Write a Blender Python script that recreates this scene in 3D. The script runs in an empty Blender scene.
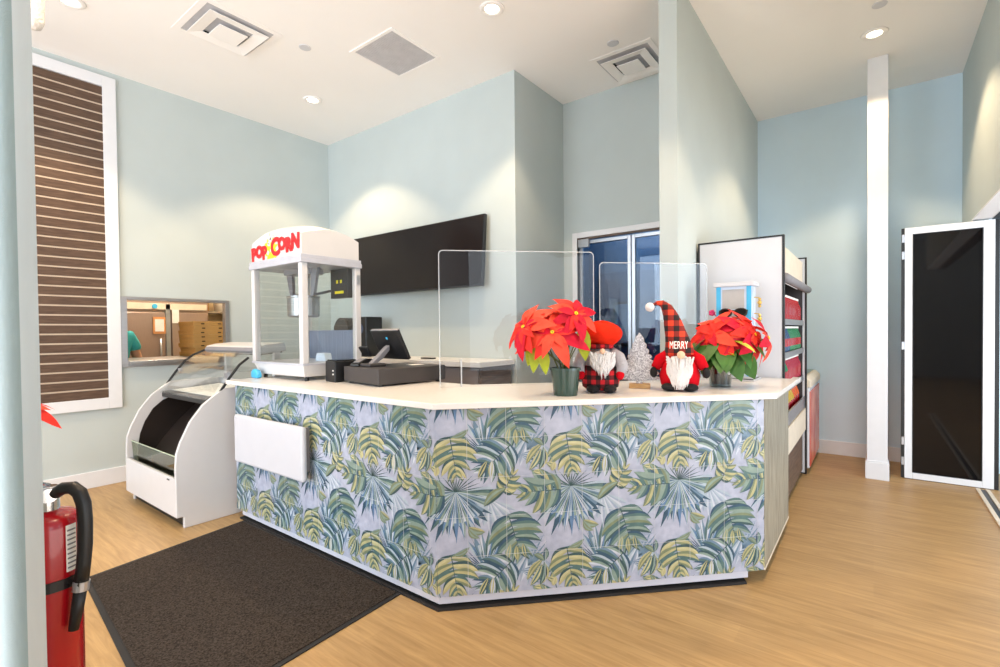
import bpy, bmesh, math, random
from math import sin, cos, pi, radians, sqrt, atan2
from mathutils import Vector, Matrix, Euler, noise as mnoise
random.seed(7)
sc = bpy.context.scene
COL = sc.collection

# ------------------------------------------------------------------ colour / material helpers
def lin(c):
    c = c / 255.0
    return c / 12.92 if c <= 0.04045 else ((c + 0.055) / 1.055) ** 2.4
def S(r, g, b): return (lin(r), lin(g), lin(b), 1.0)

def new_mat(name):
    m = bpy.data.materials.new(name); m.use_nodes = True
    nt = m.node_tree
    return m, nt, nt.nodes['Principled BSDF']

def nd(nt, typ, **kw):
    n = nt.nodes.new(typ)
    for k, v in kw.items(): setattr(n, k, v)
    return n

def mat(name, col, rough=0.5, metal=0.0, var=0.06, scale=12.0, bump=0.0, bscale=60.0, spec=0.5, coat=0.0, emit=None, estr=0.0, stretch=(1, 1, 1)):
    m, nt, p = new_mat(name)
    tc = nd(nt, 'ShaderNodeTexCoord'); mp = nd(nt, 'ShaderNodeMapping'); mp.inputs['Scale'].default_value = stretch
    nt.links.new(tc.outputs['Object'], mp.inputs['Vector'])
    nz = nd(nt, 'ShaderNodeTexNoise'); nz.inputs['Scale'].default_value = scale; nz.inputs['Detail'].default_value = 4
    nt.links.new(mp.outputs['Vector'], nz.inputs['Vector'])
    rp = nd(nt, 'ShaderNodeValToRGB')
    rp.color_ramp.elements[0].position = 0.3; rp.color_ramp.elements[1].position = 0.7
    rp.color_ramp.elements[0].color = tuple(max(0, c * (1 - var)) for c in col[:3]) + (1,)
    rp.color_ramp.elements[1].color = tuple(min(1, c * (1 + var)) for c in col[:3]) + (1,)
    nt.links.new(nz.outputs['Fac'], rp.inputs['Fac'])
    nt.links.new(rp.outputs['Color'], p.inputs['Base Color'])
    p.inputs['Roughness'].default_value = rough; p.inputs['Metallic'].default_value = metal
    p.inputs['Specular IOR Level'].default_value = spec
    p.inputs['Coat Weight'].default_value = coat
    if bump:
        n2 = nd(nt, 'ShaderNodeTexNoise'); n2.inputs['Scale'].default_value = bscale; n2.inputs['Detail'].default_value = 3
        nt.links.new(mp.outputs['Vector'], n2.inputs['Vector'])
        b = nd(nt, 'ShaderNodeBump'); b.inputs['Strength'].default_value = bump; b.inputs['Distance'].default_value = 0.01
        nt.links.new(n2.outputs['Fac'], b.inputs['Height']); nt.links.new(b.outputs['Normal'], p.inputs['Normal'])
    if emit:
        p.inputs['Emission Color'].default_value = emit; p.inputs['Emission Strength'].default_value = estr
    return m

def thin_glass(name, tint=(1, 1, 1, 1), refl=1.0, rough=0.0, base=0.0):
    m = bpy.data.materials.new(name); m.use_nodes = True; nt = m.node_tree; nt.nodes.clear()
    out = nd(nt, 'ShaderNodeOutputMaterial'); mix = nd(nt, 'ShaderNodeMixShader')
    tr = nd(nt, 'ShaderNodeBsdfTransparent'); tr.inputs['Color'].default_value = tint
    gl = nd(nt, 'ShaderNodeBsdfGlossy'); gl.inputs['Roughness'].default_value = rough
    fr = nd(nt, 'ShaderNodeFresnel'); ge = nd(nt, 'ShaderNodeNewGeometry')
    ior = nd(nt, 'ShaderNodeMath', operation='MULTIPLY_ADD'); ior.inputs[1].default_value = 1 / 1.5 - 1.5; ior.inputs[2].default_value = 1.5
    nt.links.new(ge.outputs['Backfacing'], ior.inputs[0]); nt.links.new(ior.outputs[0], fr.inputs['IOR'])
    mu = nd(nt, 'ShaderNodeMath', operation='MULTIPLY_ADD'); mu.inputs[1].default_value = refl; mu.inputs[2].default_value = base
    nt.links.new(fr.outputs[0], mu.inputs[0]); nt.links.new(mu.outputs[0], mix.inputs[0])
    nt.links.new(tr.outputs[0], mix.inputs[1]); nt.links.new(gl.outputs[0], mix.inputs[2]); nt.links.new(mix.outputs[0], out.inputs[0])
    return m

def wood(name, c1, c2, scale=(1, 1, 1), rough=0.5, spec=0.4):
    m, nt, p = new_mat(name)
    tc = nd(nt, 'ShaderNodeTexCoord'); mp = nd(nt, 'ShaderNodeMapping'); mp.inputs['Scale'].default_value = scale
    nt.links.new(tc.outputs['Object'], mp.inputs[0])
    nz = nd(nt, 'ShaderNodeTexNoise'); nz.inputs['Scale'].default_value = 6; nz.inputs['Detail'].default_value = 6; nz.inputs['Distortion'].default_value = 0.6
    nt.links.new(mp.outputs[0], nz.inputs['Vector'])
    r = nd(nt, 'ShaderNodeValToRGB'); r.color_ramp.elements[0].position = 0.32; r.color_ramp.elements[1].position = 0.68
    r.color_ramp.elements[0].color = c1; r.color_ramp.elements[1].color = c2
    nt.links.new(nz.outputs['Fac'], r.inputs[0]); nt.links.new(r.outputs[0], p.inputs['Base Color'])
    p.inputs['Roughness'].default_value = rough; p.inputs['Specular IOR Level'].default_value = spec
    return m

def plaid(name, c_light, c_mid, c_dark, cell=0.03):
    m, nt, p = new_mat(name)
    tc = nd(nt, 'ShaderNodeTexCoord'); sp = nd(nt, 'ShaderNodeSeparateXYZ'); nt.links.new(tc.outputs['Object'], sp.inputs[0])
    outs = []
    for ax in ('X', 'Z'):
        a = nd(nt, 'ShaderNodeMath', operation='MULTIPLY'); a.inputs[1].default_value = 0.5 / cell
        nt.links.new(sp.outputs[ax], a.inputs[0])
        f = nd(nt, 'ShaderNodeMath', operation='FRACT'); nt.links.new(a.outputs[0], f.inputs[0])
        g = nd(nt, 'ShaderNodeMath', operation='GREATER_THAN'); g.inputs[1].default_value = 0.5; nt.links.new(f.outputs[0], g.inputs[0]); outs.append(g)
    ad = nd(nt, 'ShaderNodeMath', operation='ADD'); nt.links.new(outs[0].outputs[0], ad.inputs[0]); nt.links.new(outs[1].outputs[0], ad.inputs[1])
    h = nd(nt, 'ShaderNodeMath', operation='MULTIPLY'); h.inputs[1].default_value = 0.5; nt.links.new(ad.outputs[0], h.inputs[0])
    r = nd(nt, 'ShaderNodeValToRGB'); r.color_ramp.interpolation = 'CONSTANT'
    r.color_ramp.elements[0].position = 0; r.color_ramp.elements[0].color = c_light
    r.color_ramp.elements[1].position = 0.75; r.color_ramp.elements[1].color = c_dark
    e = r.color_ramp.elements.new(0.25); e.color = c_mid
    nt.links.new(h.outputs[0], r.inputs[0]); nt.links.new(r.outputs[0], p.inputs['Base Color']); p.inputs['Roughness'].default_value = 0.9
    return m

def glitter(name, c1, c2, scale=220):
    m, nt, p = new_mat(name)
    tc = nd(nt, 'ShaderNodeTexCoord'); v = nd(nt, 'ShaderNodeTexVoronoi'); v.inputs['Scale'].default_value = scale
    nt.links.new(tc.outputs['Object'], v.inputs['Vector'])
    r = nd(nt, 'ShaderNodeValToRGB'); r.color_ramp.elements[0].color = c1; r.color_ramp.elements[1].color = c2
    sp = nd(nt, 'ShaderNodeSeparateColor'); nt.links.new(v.outputs['Color'], sp.inputs[0]); nt.links.new(sp.outputs[0], r.inputs[0])
    nt.links.new(r.outputs[0], p.inputs['Base Color']); p.inputs['Roughness'].default_value = 0.35; p.inputs['Metallic'].default_value = 0.5
    b = nd(nt, 'ShaderNodeBump'); b.inputs['Strength'].default_value = 0.6; nt.links.new(sp.outputs[1], b.inputs['Height']); nt.links.new(b.outputs[0], p.inputs['Normal'])
    return m

def floor_mat():
    m, nt, p = new_mat('oak_plank')
    tc = nd(nt, 'ShaderNodeTexCoord')
    mp = nd(nt, 'ShaderNodeMapping'); mp.inputs['Rotation'].default_value = (0, 0, radians(90)); nt.links.new(tc.outputs['Object'], mp.inputs[0])
    br = nd(nt, 'ShaderNodeTexBrick'); br.offset = 0.37; br.inputs['Scale'].default_value = 1
    br.inputs['Brick Width'].default_value = 1.3; br.inputs['Row Height'].default_value = 0.16; br.inputs['Mortar Size'].default_value = 0.0012
    br.inputs['Color1'].default_value = (0.0, 0, 0, 1); br.inputs['Color2'].default_value = (1, 1, 1, 1); br.inputs['Mortar'].default_value = (0.3, 0.3, 0.3, 1)
    br.inputs['Bias'].default_value = 0
    nt.links.new(mp.outputs[0], br.inputs['Vector'])
    g = nd(nt, 'ShaderNodeMapping'); g.inputs['Scale'].default_value = (16, 1.2, 1); nt.links.new(tc.outputs['Object'], g.inputs[0])
    nz = nd(nt, 'ShaderNodeTexNoise'); nz.inputs['Scale'].default_value = 2.2; nz.inputs['Detail'].default_value = 7; nz.inputs['Roughness'].default_value = 0.65; nz.inputs['Distortion'].default_value = 0.8
    nt.links.new(g.outputs[0], nz.inputs['Vector'])
    r = nd(nt, 'ShaderNodeValToRGB'); r.color_ramp.elements[0].position = 0.3; r.color_ramp.elements[1].position = 0.7
    r.color_ramp.elements[0].color = S(160, 127, 84); r.color_ramp.elements[1].color = S(194, 159, 110)
    nt.links.new(nz.outputs['Fac'], r.inputs[0])
    mx = nd(nt, 'ShaderNodeMix', data_type='RGBA', blend_type='MULTIPLY')
    rr = nd(nt, 'ShaderNodeValToRGB'); rr.color_ramp.elements[0].color = (0.9, 0.89, 0.88, 1); rr.color_ramp.elements[1].color = (1.0, 1.0, 1.0, 1)
    nt.links.new(br.outputs['Color'], rr.inputs[0])
    mx.inputs[0].default_value = 1
    nt.links.new(r.outputs[0], mx.inputs[6]); nt.links.new(rr.outputs[0], mx.inputs[7]); nt.links.new(mx.outputs[2], p.inputs['Base Color'])
    p.inputs['Roughness'].default_value = 0.42; p.inputs['Specular IOR Level'].default_value = 0.35
    return m

def carpet_mat():
    m, nt, p = new_mat('mat_carpet')
    tc = nd(nt, 'ShaderNodeTexCoord'); nz = nd(nt, 'ShaderNodeTexNoise'); nz.inputs['Scale'].default_value = 140; nz.inputs['Detail'].default_value = 3
    nt.links.new(tc.outputs['Object'], nz.inputs['Vector'])
    r = nd(nt, 'ShaderNodeValToRGB'); r.color_ramp.elements[0].position = 0.35; r.color_ramp.elements[1].position = 0.72
    r.color_ramp.elements[0].color = S(38, 33, 30); r.color_ramp.elements[1].color = S(78, 69, 62)
    nt.links.new(nz.outputs['Fac'], r.inputs[0]); nt.links.new(r.outputs[0], p.inputs['Base Color'])
    p.inputs['Roughness'].default_value = 1; p.inputs['Specular IOR Level'].default_value = 0.1
    b = nd(nt, 'ShaderNodeBump'); b.inputs['Strength'].default_value = 0.7; b.inputs['Distance'].default_value = 0.004
    nt.links.new(nz.outputs['Fac'], b.inputs['Height']); nt.links.new(b.outputs[0], p.inputs['Normal'])
    return m

def print_mat():
    m, nt, p = new_mat('leaf_print_tile')
    at = nd(nt, 'ShaderNodeVertexColor', layer_name='print')
    tc = nd(nt, 'ShaderNodeTexCoord'); nz = nd(nt, 'ShaderNodeTexNoise'); nz.inputs['Scale'].default_value = 22; nz.inputs['Detail'].default_value = 5
    nt.links.new(tc.outputs['Object'], nz.inputs['Vector'])
    r = nd(nt, 'ShaderNodeValToRGB'); r.color_ramp.elements[0].position = 0.3; r.color_ramp.elements[1].position = 0.7
    r.color_ramp.elements[0].color = (0.74, 0.76, 0.8, 1); r.color_ramp.elements[1].color = (1.0, 1.0, 1.0, 1)
    nt.links.new(nz.outputs['Fac'], r.inputs[0])
    mx = nd(nt, 'ShaderNodeMix', data_type='RGBA', blend_type='MULTIPLY'); mx.inputs[0].default_value = 1
    nt.links.new(at.outputs[0], mx.inputs[6]); nt.links.new(r.outputs[0], mx.inputs[7]); nt.links.new(mx.outputs[2], p.inputs['Base Color'])
    p.inputs['Roughness'].default_value = 0.32; p.inputs['Specular IOR Level'].default_value = 0.4
    return m

M = {}
M['wall'] = mat('pale_blue_paint', S(190, 199, 198), 0.85, var=0.02, scale=3, bump=0.05, bscale=180, spec=0.2)
M['wall_blue'] = mat('blue_paint', S(206, 226, 238), 0.85, var=0.02, scale=3, bump=0.05, bscale=180, spec=0.2)
M['ceiling'] = mat('ceiling_white', S(246, 243, 240), 0.9, var=0.01, scale=2, bump=0.03, bscale=150, spec=0.1)
M['trim'] = mat('white_trim', S(224, 225, 228), 0.45, var=0.015)
M['floor'] = floor_mat()
M['carpet'] = carpet_mat()
M['rubber'] = mat('black_rubber', S(32, 30, 30), 0.7)
M['print'] = print_mat()
M['quartz'] = mat('white_quartz', S(228, 224, 220), 0.25, var=0.02, scale=40)
M['white'] = mat('white_laminate', S(208, 208, 212), 0.35, var=0.01)
M['toe'] = mat('toe_kick_white', S(206, 206, 216), 0.5, var=0.02)
M['greywood'] = wood('grey_wood', S(122, 116, 102), S(172, 166, 148), (14, 14, 0.9), 0.5)
M['darkwood'] = wood('dark_wood', S(78, 62, 52), S(112, 92, 78), (1, 1, 12), 0.5)
M['slat'] = wood('brown_slat', S(78, 58, 46), S(100, 78, 62), (1.5, 1, 10), 0.55)
M['slatgroove'] = mat('slat_groove', S(196, 178, 158), 0.4)
M['black'] = mat('black_plastic', S(22, 22, 24), 0.4, var=0.1)
M['blackgloss'] = mat('black_gloss', S(12, 11, 12), 0.08, var=0.1, spec=0.5)
M['tvscreen'] = mat('tv_screen', S(26, 20, 20), 0.18, var=0.05, spec=0.3)
M['darkgrey'] = mat('dark_grey_metal', S(62, 58, 58), 0.45, var=0.05)
M['midgrey'] = mat('mid_grey', S(128, 126, 130), 0.5)
M['alu'] = mat('aluminium', S(188, 190, 196), 0.3, metal=0.8, var=0.03)
M['steel'] = mat('stainless', S(176, 172, 170), 0.32, metal=0.85, var=0.05, stretch=(1, 1, 14))
M['chrome'] = mat('chrome', S(214, 214, 216), 0.12, metal=1.0, var=0.02)
M['panelgrey'] = mat('machine_grey', S(192, 194, 204), 0.4, metal=0.2)
M['whitemetal'] = mat('white_enamel', S(208, 206, 206), 0.3, var=0.01)
M['glass'] = thin_glass('clear_glass', (0.97, 0.985, 0.98, 1), 0.9)
M['acrylic'] = thin_glass('acrylic', (0.965, 0.97, 0.975, 1), 0.5, base=0.0)
M['acrylic_edge'] = thin_glass('acrylic_edge', (0.93, 0.95, 0.97, 1), 1.0)
_nt = M['acrylic_edge'].node_tree; _out = [n for n in _nt.nodes if n.type == 'OUTPUT_MATERIAL'][0]; _src = _out.inputs[0].links[0].from_socket
_d = nd(_nt, 'ShaderNodeBsdfDiffuse'); _d.inputs[0].default_value = S(232, 236, 240); _mx = nd(_nt, 'ShaderNodeMixShader'); _mx.inputs[0].default_value = 0.45
_nt.links.new(_src, _mx.inputs[1]); _nt.links.new(_d.outputs[0], _mx.inputs[2]); _nt.links.new(_mx.outputs[0], _out.inputs[0])
M['greenglass'] = thin_glass('green_glass', (0.74, 0.82, 0.70, 1), 0.9, base=0.08)
M['darkglass'] = thin_glass('smoked_glass', (0.10, 0.11, 0.13, 1), 0.9)
M['blueglass'] = thin_glass('door_glass', (0.60, 0.72, 0.82, 1), 0.9)
M['acrylic_w'] = mat('frosted_white', S(236, 240, 244), 0.3)
M['red'] = mat('red_enamel', S(164, 14, 26), 0.25, var=0.04, coat=0.4)
M['redtext'] = mat('red_letter', S(226, 30, 36), 0.5, var=0.02)
M['yellow'] = mat('yellow_print', S(244, 226, 40), 0.6, var=0.05)
M['bract'] = mat('red_bract', S(226, 44, 36), 0.6, var=0.18, scale=18, spec=0.25)
M['bract2'] = mat('deep_red_bract', S(196, 14, 44), 0.6, var=0.18, scale=18, spec=0.25)
M['bract3'] = mat('orange_red_bract', S(236, 74, 52), 0.6, var=0.15, scale=18, spec=0.25)
M['leaf'] = mat('green_leaf', S(58, 104, 34), 0.5, var=0.2, scale=20)
M['leafl'] = mat('lime_leaf', S(168, 180, 40), 0.5, var=0.2, scale=20)
M['stem'] = mat('stem_green', S(96, 104, 50), 0.6)
M['pot'] = mat('dark_green_pot', S(52, 74, 66), 0.22, var=0.08)
M['potclear'] = thin_glass('clear_pot', (0.80, 0.85, 0.85, 1), 1.2, base=0.06)
M['soil'] = mat('potting_soil', S(54, 44, 36), 1, bump=0.8, bscale=120)
M['feltred'] = mat('orange_red_felt', S(222, 44, 22), 0.95, var=0.08, scale=40, bump=0.3, bscale=300, spec=0.1)
M['redcloth'] = mat('red_cloth', S(196, 16, 30), 0.95, var=0.08, spec=0.1)
M['fur'] = mat('white_fur', S(232, 230, 230), 0.95, var=0.04, scale=40, bump=0.8, bscale=150, spec=0.1)
M['greyknit'] = mat('grey_knit', S(176, 174, 180), 0.95, var=0.1, scale=60, bump=0.6, bscale=200, spec=0.1)
M['skin_felt'] = mat('peach_felt', S(232, 190, 160), 0.9)
M['felt_black'] = mat('black_felt', S(24, 22, 24), 0.95)
M['plaid'] = plaid('buffalo_plaid_red', S(190, 22, 34), S(92, 14, 20), S(20, 16, 18), 0.024)
M['plaido'] = plaid('buffalo_plaid_orange', S(224, 62, 34), S(128, 34, 26), S(34, 24, 26), 0.03)
M['glit'] = glitter('silver_glitter', S(132, 132, 140), S(236, 236, 240))
M['gold'] = mat('gold', S(214, 176, 92), 0.3, metal=0.7)
M['lightwood'] = wood('light_wood', S(186, 146, 96), S(214, 180, 130), (2, 2, 10))
M['cardboard'] = mat('cardboard', S(196, 150, 86), 0.85, var=0.05)
M['cardboard2'] = mat('cardboard_slot', S(70, 48, 28), 0.9)
M['blue'] = mat('sky_blue', S(70, 178, 222), 0.4)
M['blueclear'] = mat('pale_blue_stand', S(206, 218, 234), 0.3)
M['fridgesteel'] = mat('brown_steel', S(172, 150, 138), 0.35, metal=0.5, var=0.04, stretch=(12, 1, 1))
M['kwall'] = mat('kitchen_cream', S(240, 222, 190), 0.8)
M['paper'] = mat('paper_white', S(244, 242, 238), 0.8)
M['orangeframe'] = mat('orange_frame', S(214, 150, 96), 0.7)
M['teal'] = mat('teal_cloth', S(70, 190, 196), 0.9, var=0.06, bump=0.3, bscale=40)
M['skin'] = mat('skin', S(206, 158, 128), 0.55, var=0.04)
M['hair'] = mat('dark_hair', S(44, 32, 28), 0.7)
M['trouser'] = mat('dark_trouser', S(44, 46, 56), 0.9)
M['cream'] = mat('cream_panel', S(222, 210, 190), 0.5)
M['grille'] = mat('grille_grey', S(196, 194, 196), 0.6)
M['ventdark'] = mat('vent_gap', S(186, 186, 190), 0.8)
M['ventblack'] = mat('vent_hole', S(10, 10, 10), 0.9)
M['graphic'] = None
M['lamp'] = mat('lamp_glow', S(255, 236, 205), 0.4, emit=(1.0, 0.86, 0.66, 1), estr=9.0)
M['led'] = mat('led_strip', S(255, 255, 255), 0.4, emit=(0.9, 0.95, 1.0, 1), estr=.5)
M['bk'] = mat('interior_black', S(38, 30, 26), 0.35, var=0.1)

def graphic_mat():
    m, nt, p = new_mat('red_freezer_graphic')
    tc = nd(nt, 'ShaderNodeTexCoord'); v = nd(nt, 'ShaderNodeTexNoise'); v.inputs['Scale'].default_value = 3.0; v.inputs['Detail'].default_value = 2
    nt.links.new(tc.outputs['Object'], v.inputs['Vector'])
    r = nd(nt, 'ShaderNodeValToRGB'); r.color_ramp.elements[0].position = 0.35; r.color_ramp.elements[1].position = 0.65
    r.color_ramp.elements[0].color = S(206, 78, 66); r.color_ramp.elements[1].color = S(226, 132, 110)
    nt.links.new(v.outputs['Fac'], r.inputs[0]); nt.links.new(r.outputs[0], p.inputs['Base Color']); p.inputs['Roughness'].default_value = 0.25
    return m
M['graphic'] = graphic_mat()

# ------------------------------------------------------------------ mesh builder
class B:
    def __init__(s): s.bm = bmesh.new()
    def box(s, x0, x1, y0, y1, z0, z1, mtx=None):
        vs = [s.bm.verts.new((x, y, z)) for z in (z0, z1) for x, y in ((x0, y0), (x1, y0), (x1, y1), (x0, y1))]
        for f in ((3, 2, 1, 0), (4, 5, 6, 7), (0, 1, 5, 4), (1, 2, 6, 5), (2, 3, 7, 6), (3, 0, 4, 7)): s.bm.faces.new([vs[i] for i in f])
        if mtx:
            for v in vs: v.co = mtx @ v.co
        return s
    def prism(s, pts, d0, d1, axis='z', mtx=None):
        # pts 2D; axis z: (x,y) extruded z; axis y: (x,z) extruded in y; axis x: (y,z) extruded in x
        def mk(p, d):
            if axis == 'z': return Vector((p[0], p[1], d))
            if axis == 'y': return Vector((p[0], d, p[1]))
            return Vector((d, p[0], p[1]))
        a = [s.bm.verts.new(mk(p, d0)) for p in pts]; b = [s.bm.verts.new(mk(p, d1)) for p in pts]
        n = len(pts)
        s.bm.faces.new(a[::-1]); s.bm.faces.new(b)
        for i in range(n): s.bm.faces.new((a[i], a[(i + 1) % n], b[(i + 1) % n], b[i]))
        if mtx:
            for v in a + b: v.co = mtx @ v.co
        return s
    def frame(s, x0, x1, z0, z1, w, d0, d1, axis='y'):
        ws = w if isinstance(w, tuple) else (w, w, w, w)      # left right bottom top
        l, r, bt, t = ws
        for q in ((x0, x0 + l, z0, z1), (x1 - r, x1, z0, z1), (x0 + l, x1 - r, z0, z0 + bt), (x0 + l, x1 - r, z1 - t, z1)):
            if q[1] - q[0] < 1e-6 or q[3] - q[2] < 1e-6: continue
            if axis == 'y': s.box(q[0], q[1], d0, d1, q[2], q[3])
            elif axis == 'x': s.box(d0, d1, q[0], q[1], q[2], q[3])
            else: s.box(q[0], q[1], q[2], q[3], d0, d1)
        return s
    def lathe(s, prof, seg=24, mtx=None, cap=True):
        rings = []
        allv = []
        for r, z in prof:
            ring = [s.bm.verts.new((r * cos(2 * pi * i / seg), r * sin(2 * pi * i / seg), z)) for i in range(seg)]
            rings.append(ring); allv += ring
        for a, b in zip(rings, rings[1:]):
            for i in range(seg): s.bm.faces.new((a[i], a[(i + 1) % seg], b[(i + 1) % seg], b[i]))
        if cap:
            s.bm.faces.new(rings[0][::-1]); s.bm.faces.new(rings[-1])
        if mtx:
            for v in allv: v.co = mtx @ v.co
        return s
    def cyl(s, c, r, z0, z1, seg=24, r2=None):
        return s.lathe([(r, z0), (r if r2 is None else r2, z1)], seg, Matrix.Translation((c[0], c[1], 0)))
    def rod(s, a, b, r, seg=10, r2=None):
        a = Vector(a); b = Vector(b); d = b - a
        q = d.to_track_quat('Z', 'Y').to_matrix().to_4x4()
        return s.lathe([(r, 0), (r if r2 is None else r2, d.length)], seg, Matrix.Translation(a) @ q)
    def ball(s, c, rx, ry=None, rz=None, rot=None, u=20, v=12):
        ry = rx if ry is None else ry; rz = rx if rz is None else rz
        m = Matrix.Translation(c) @ (rot.to_4x4() if rot else Matrix.Identity(4)) @ Matrix.Diagonal((rx, ry, rz, 1))
        bmesh.ops.create_uvsphere(s.bm, u_segments=u, v_segments=v, radius=1, matrix=m)
        return s
    def tube(s, pts, r, seg=10, cap=True):
        pts = [Vector(p) for p in pts]; n = len(pts)
        rs = r if isinstance(r, (list, tuple)) else [r] * n
        prev = None; rings = []
        for i, p in enumerate(pts):
            t = (pts[min(i + 1, n - 1)] - pts[max(i - 1, 0)]).normalized()
            if prev is None:
                u = t.orthogonal().normalized()
            else:
                u = (prev - t * prev.dot(t)).normalized()
            prev = u; w = t.cross(u)
            rings.append([s.bm.verts.new(p + (u * cos(2 * pi * k / seg) + w * sin(2 * pi * k / seg)) * rs[i]) for k in range(seg)])
        for a, b in zip(rings, rings[1:]):
            for k in range(seg): s.bm.faces.new((a[k], a[(k + 1) % seg], b[(k + 1) % seg], b[k]))
        if cap: s.bm.faces.new(rings[0][::-1]); s.bm.faces.new(rings[-1])
        return s
    def quad(s, a, b, c, d):
        s.bm.faces.new([s.bm.verts.new(p) for p in (a, b, c, d)]); return s
    def grid(s, fn, nu, nv):
        g = [[s.bm.verts.new(fn(i / nu, j / nv)) for j in range(nv + 1)] for i in range(nu + 1)]
        for i in range(nu):
            for j in range(nv): s.bm.faces.new((g[i][j], g[i + 1][j], g[i + 1][j + 1], g[i][j + 1]))
        return g
    def leaf(s, base, d, up, L, W, droop=0.3, fold=0.25, n=6, wave=0.0, peak=0.42):
        base = Vector(base); d = Vector(d).normalized(); up = Vector(up)
        side = d.cross(up)
        if side.length < 1e-4: side = d.orthogonal()
        side.normalize(); up = side.cross(d).normalized()
        prev = None
        for i in range(n + 1):
            t = i / n
            # curve: direction rotates downward along the length
            c = base + d * (L * t) + up * (-droop * L * t * t)
            w = W * 0.5 * (sin(pi * t ** (math.log(0.5) / math.log(peak))) ** 0.85) * (1 if 0 < i < n else 0)
            wv = wave * W * sin(t * 9 + base.x * 60)
            rowp = [c + side * w + up * (fold * w + wv), c, c - side * w + up * (fold * w - wv)] if 0 < i < n else [c]
            row = [s.bm.verts.new(q) for q in rowp]
            if prev:
                if len(prev) == 1 and len(row) == 3:
                    s.bm.faces.new((prev[0], row[0], row[1])); s.bm.faces.new((prev[0], row[1], row[2]))
                elif len(prev) == 3 and len(row) == 3:
                    s.bm.faces.new((prev[0], row[0], row[1], prev[1])); s.bm.faces.new((prev[1], row[1], row[2], prev[2]))
                else:
                    s.bm.faces.new((prev[0], row[0], prev[1])); s.bm.faces.new((prev[1], row[0], prev[2]))
            prev = row
        return s

INV = {}
def link_mesh(name, b, material, smooth=False, bevel=0.0, parent=None, world=False, seg=2, fixn=True):
    bm = b.bm
    if fixn: bmesh.ops.recalc_face_normals(bm, faces=bm.faces)
    if parent is not None and world: bm.transform(INV[parent.name])
    if parent is None:
        pass
    if smooth:
        for f in bm.faces: f.smooth = True
    me = bpy.data.meshes.new(name); bm.to_mesh(me); bm.free()
    mats = material if isinstance(material, (list, tuple)) else [material]
    for m in mats: me.materials.append(m)
    o = bpy.data.objects.new(name, me); COL.objects.link(o)
    if parent is not None:
        o.parent = parent; INV[o.name] = INV[parent.name]
    if bevel:
        md = o.modifiers.new('bevel', 'BEVEL'); md.width = bevel; md.segments = seg; md.limit_method = 'ANGLE'; md.angle_limit = radians(40)
    if smooth and bevel == 0:
        pass
    return o

def tag(o, label, cat, group=None, kind=None):
    if label: o['label'] = label
    if cat: o['category'] = cat
    if group: o['group'] = group
    if kind: o['kind'] = kind
    return o

def thing(name, label, cat, loc, rz=0.0, group=None):
    o = bpy.data.objects.new(name, None); COL.objects.link(o)
    o.empty_display_size = 0.1
    o.location = loc; o.rotation_euler = (0, 0, rz)
    INV[o.name] = (Matrix.Translation(loc) @ Matrix.Rotation(rz, 4, 'Z')).inverted()
    return tag(o, label, cat, group)

def part(name, b, m, parent, world=False, label=None, kind=None, **kw):
    o = link_mesh(name, b, m, parent=parent, world=world, **kw)
    if label: o['label'] = label
    if kind: o['kind'] = kind
    return o

def struct(name, b, m, parent=None, world=False, label=None, cat=None, **kw):
    o = link_mesh(name, b, m, parent=parent, world=world, **kw)
    if parent is None:
        o['kind'] = 'structure'
        o['label'] = label; o['category'] = cat
        INV[o.name] = Matrix.Identity(4)
    return o

def recenter(o):
    # move a top-level mesh's origin to the base of its bounds
    me = o.data
    xs = [v.co.x for v in me.vertices]; ys = [v.co.y for v in me.vertices]; zs = [v.co.z for v in me.vertices]
    c = Vector(((min(xs) + max(xs)) / 2, (min(ys) + max(ys)) / 2, min(zs)))
    me.transform(Matrix.Translation(-c)); o.location = c
    return o

def single(name, b, m, label, cat, group=None, kind=None, **kw):
    o = link_mesh(name, b, m, **kw)
    recenter(o)
    return tag(o, label, cat, group, kind)

def text_bm(body, size, extrude=0.002, mtx=None, align='CENTER', offset=0.0, shear=0.0):
    cu = bpy.data.curves.new('lettering', 'FONT'); cu.body = body; cu.size = size; cu.extrude = extrude
    cu.align_x = align; cu.align_y = 'CENTER'; cu.offset = offset; cu.shear = shear; cu.resolution_u = 3
    o = bpy.data.objects.new('lettering', cu); COL.objects.link(o)
    dg = bpy.context.evaluated_depsgraph_get(); me = bpy.data.meshes.new_from_object(o.evaluated_get(dg))
    b = B(); b.bm.from_mesh(me)
    if mtx: b.bm.transform(mtx)
    bpy.data.objects.remove(o); bpy.data.curves.remove(cu); bpy.data.meshes.remove(me)
    return b

def split_parts(name, b, m, parent, **kw):
    bm = b.bm; bm.verts.ensure_lookup_table(); seen = set(); out = []
    for v in bm.verts:
        if v in seen: continue
        st = [v]; comp = []
        seen.add(v)
        while st:
            a = st.pop(); comp.append(a)
            for e in a.link_edges:
                o = e.other_vert(a)
                if o not in seen: seen.add(o); st.append(o)
        nb = B(); mp = {a: nb.bm.verts.new(a.co) for a in comp}
        fs = set(f for a in comp for f in a.link_faces)
        for f in fs: nb.bm.faces.new([mp[a] for a in f.verts])
        out.append(part(name, nb, m, parent, **kw))
    bm.free()
    return out

def copy_tree(o, parent=None):
    c = o.copy(); COL.objects.link(c)
    if parent is not None: c.parent = parent
    for ch in list(o.children): copy_tree(ch, c)
    return c

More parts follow.
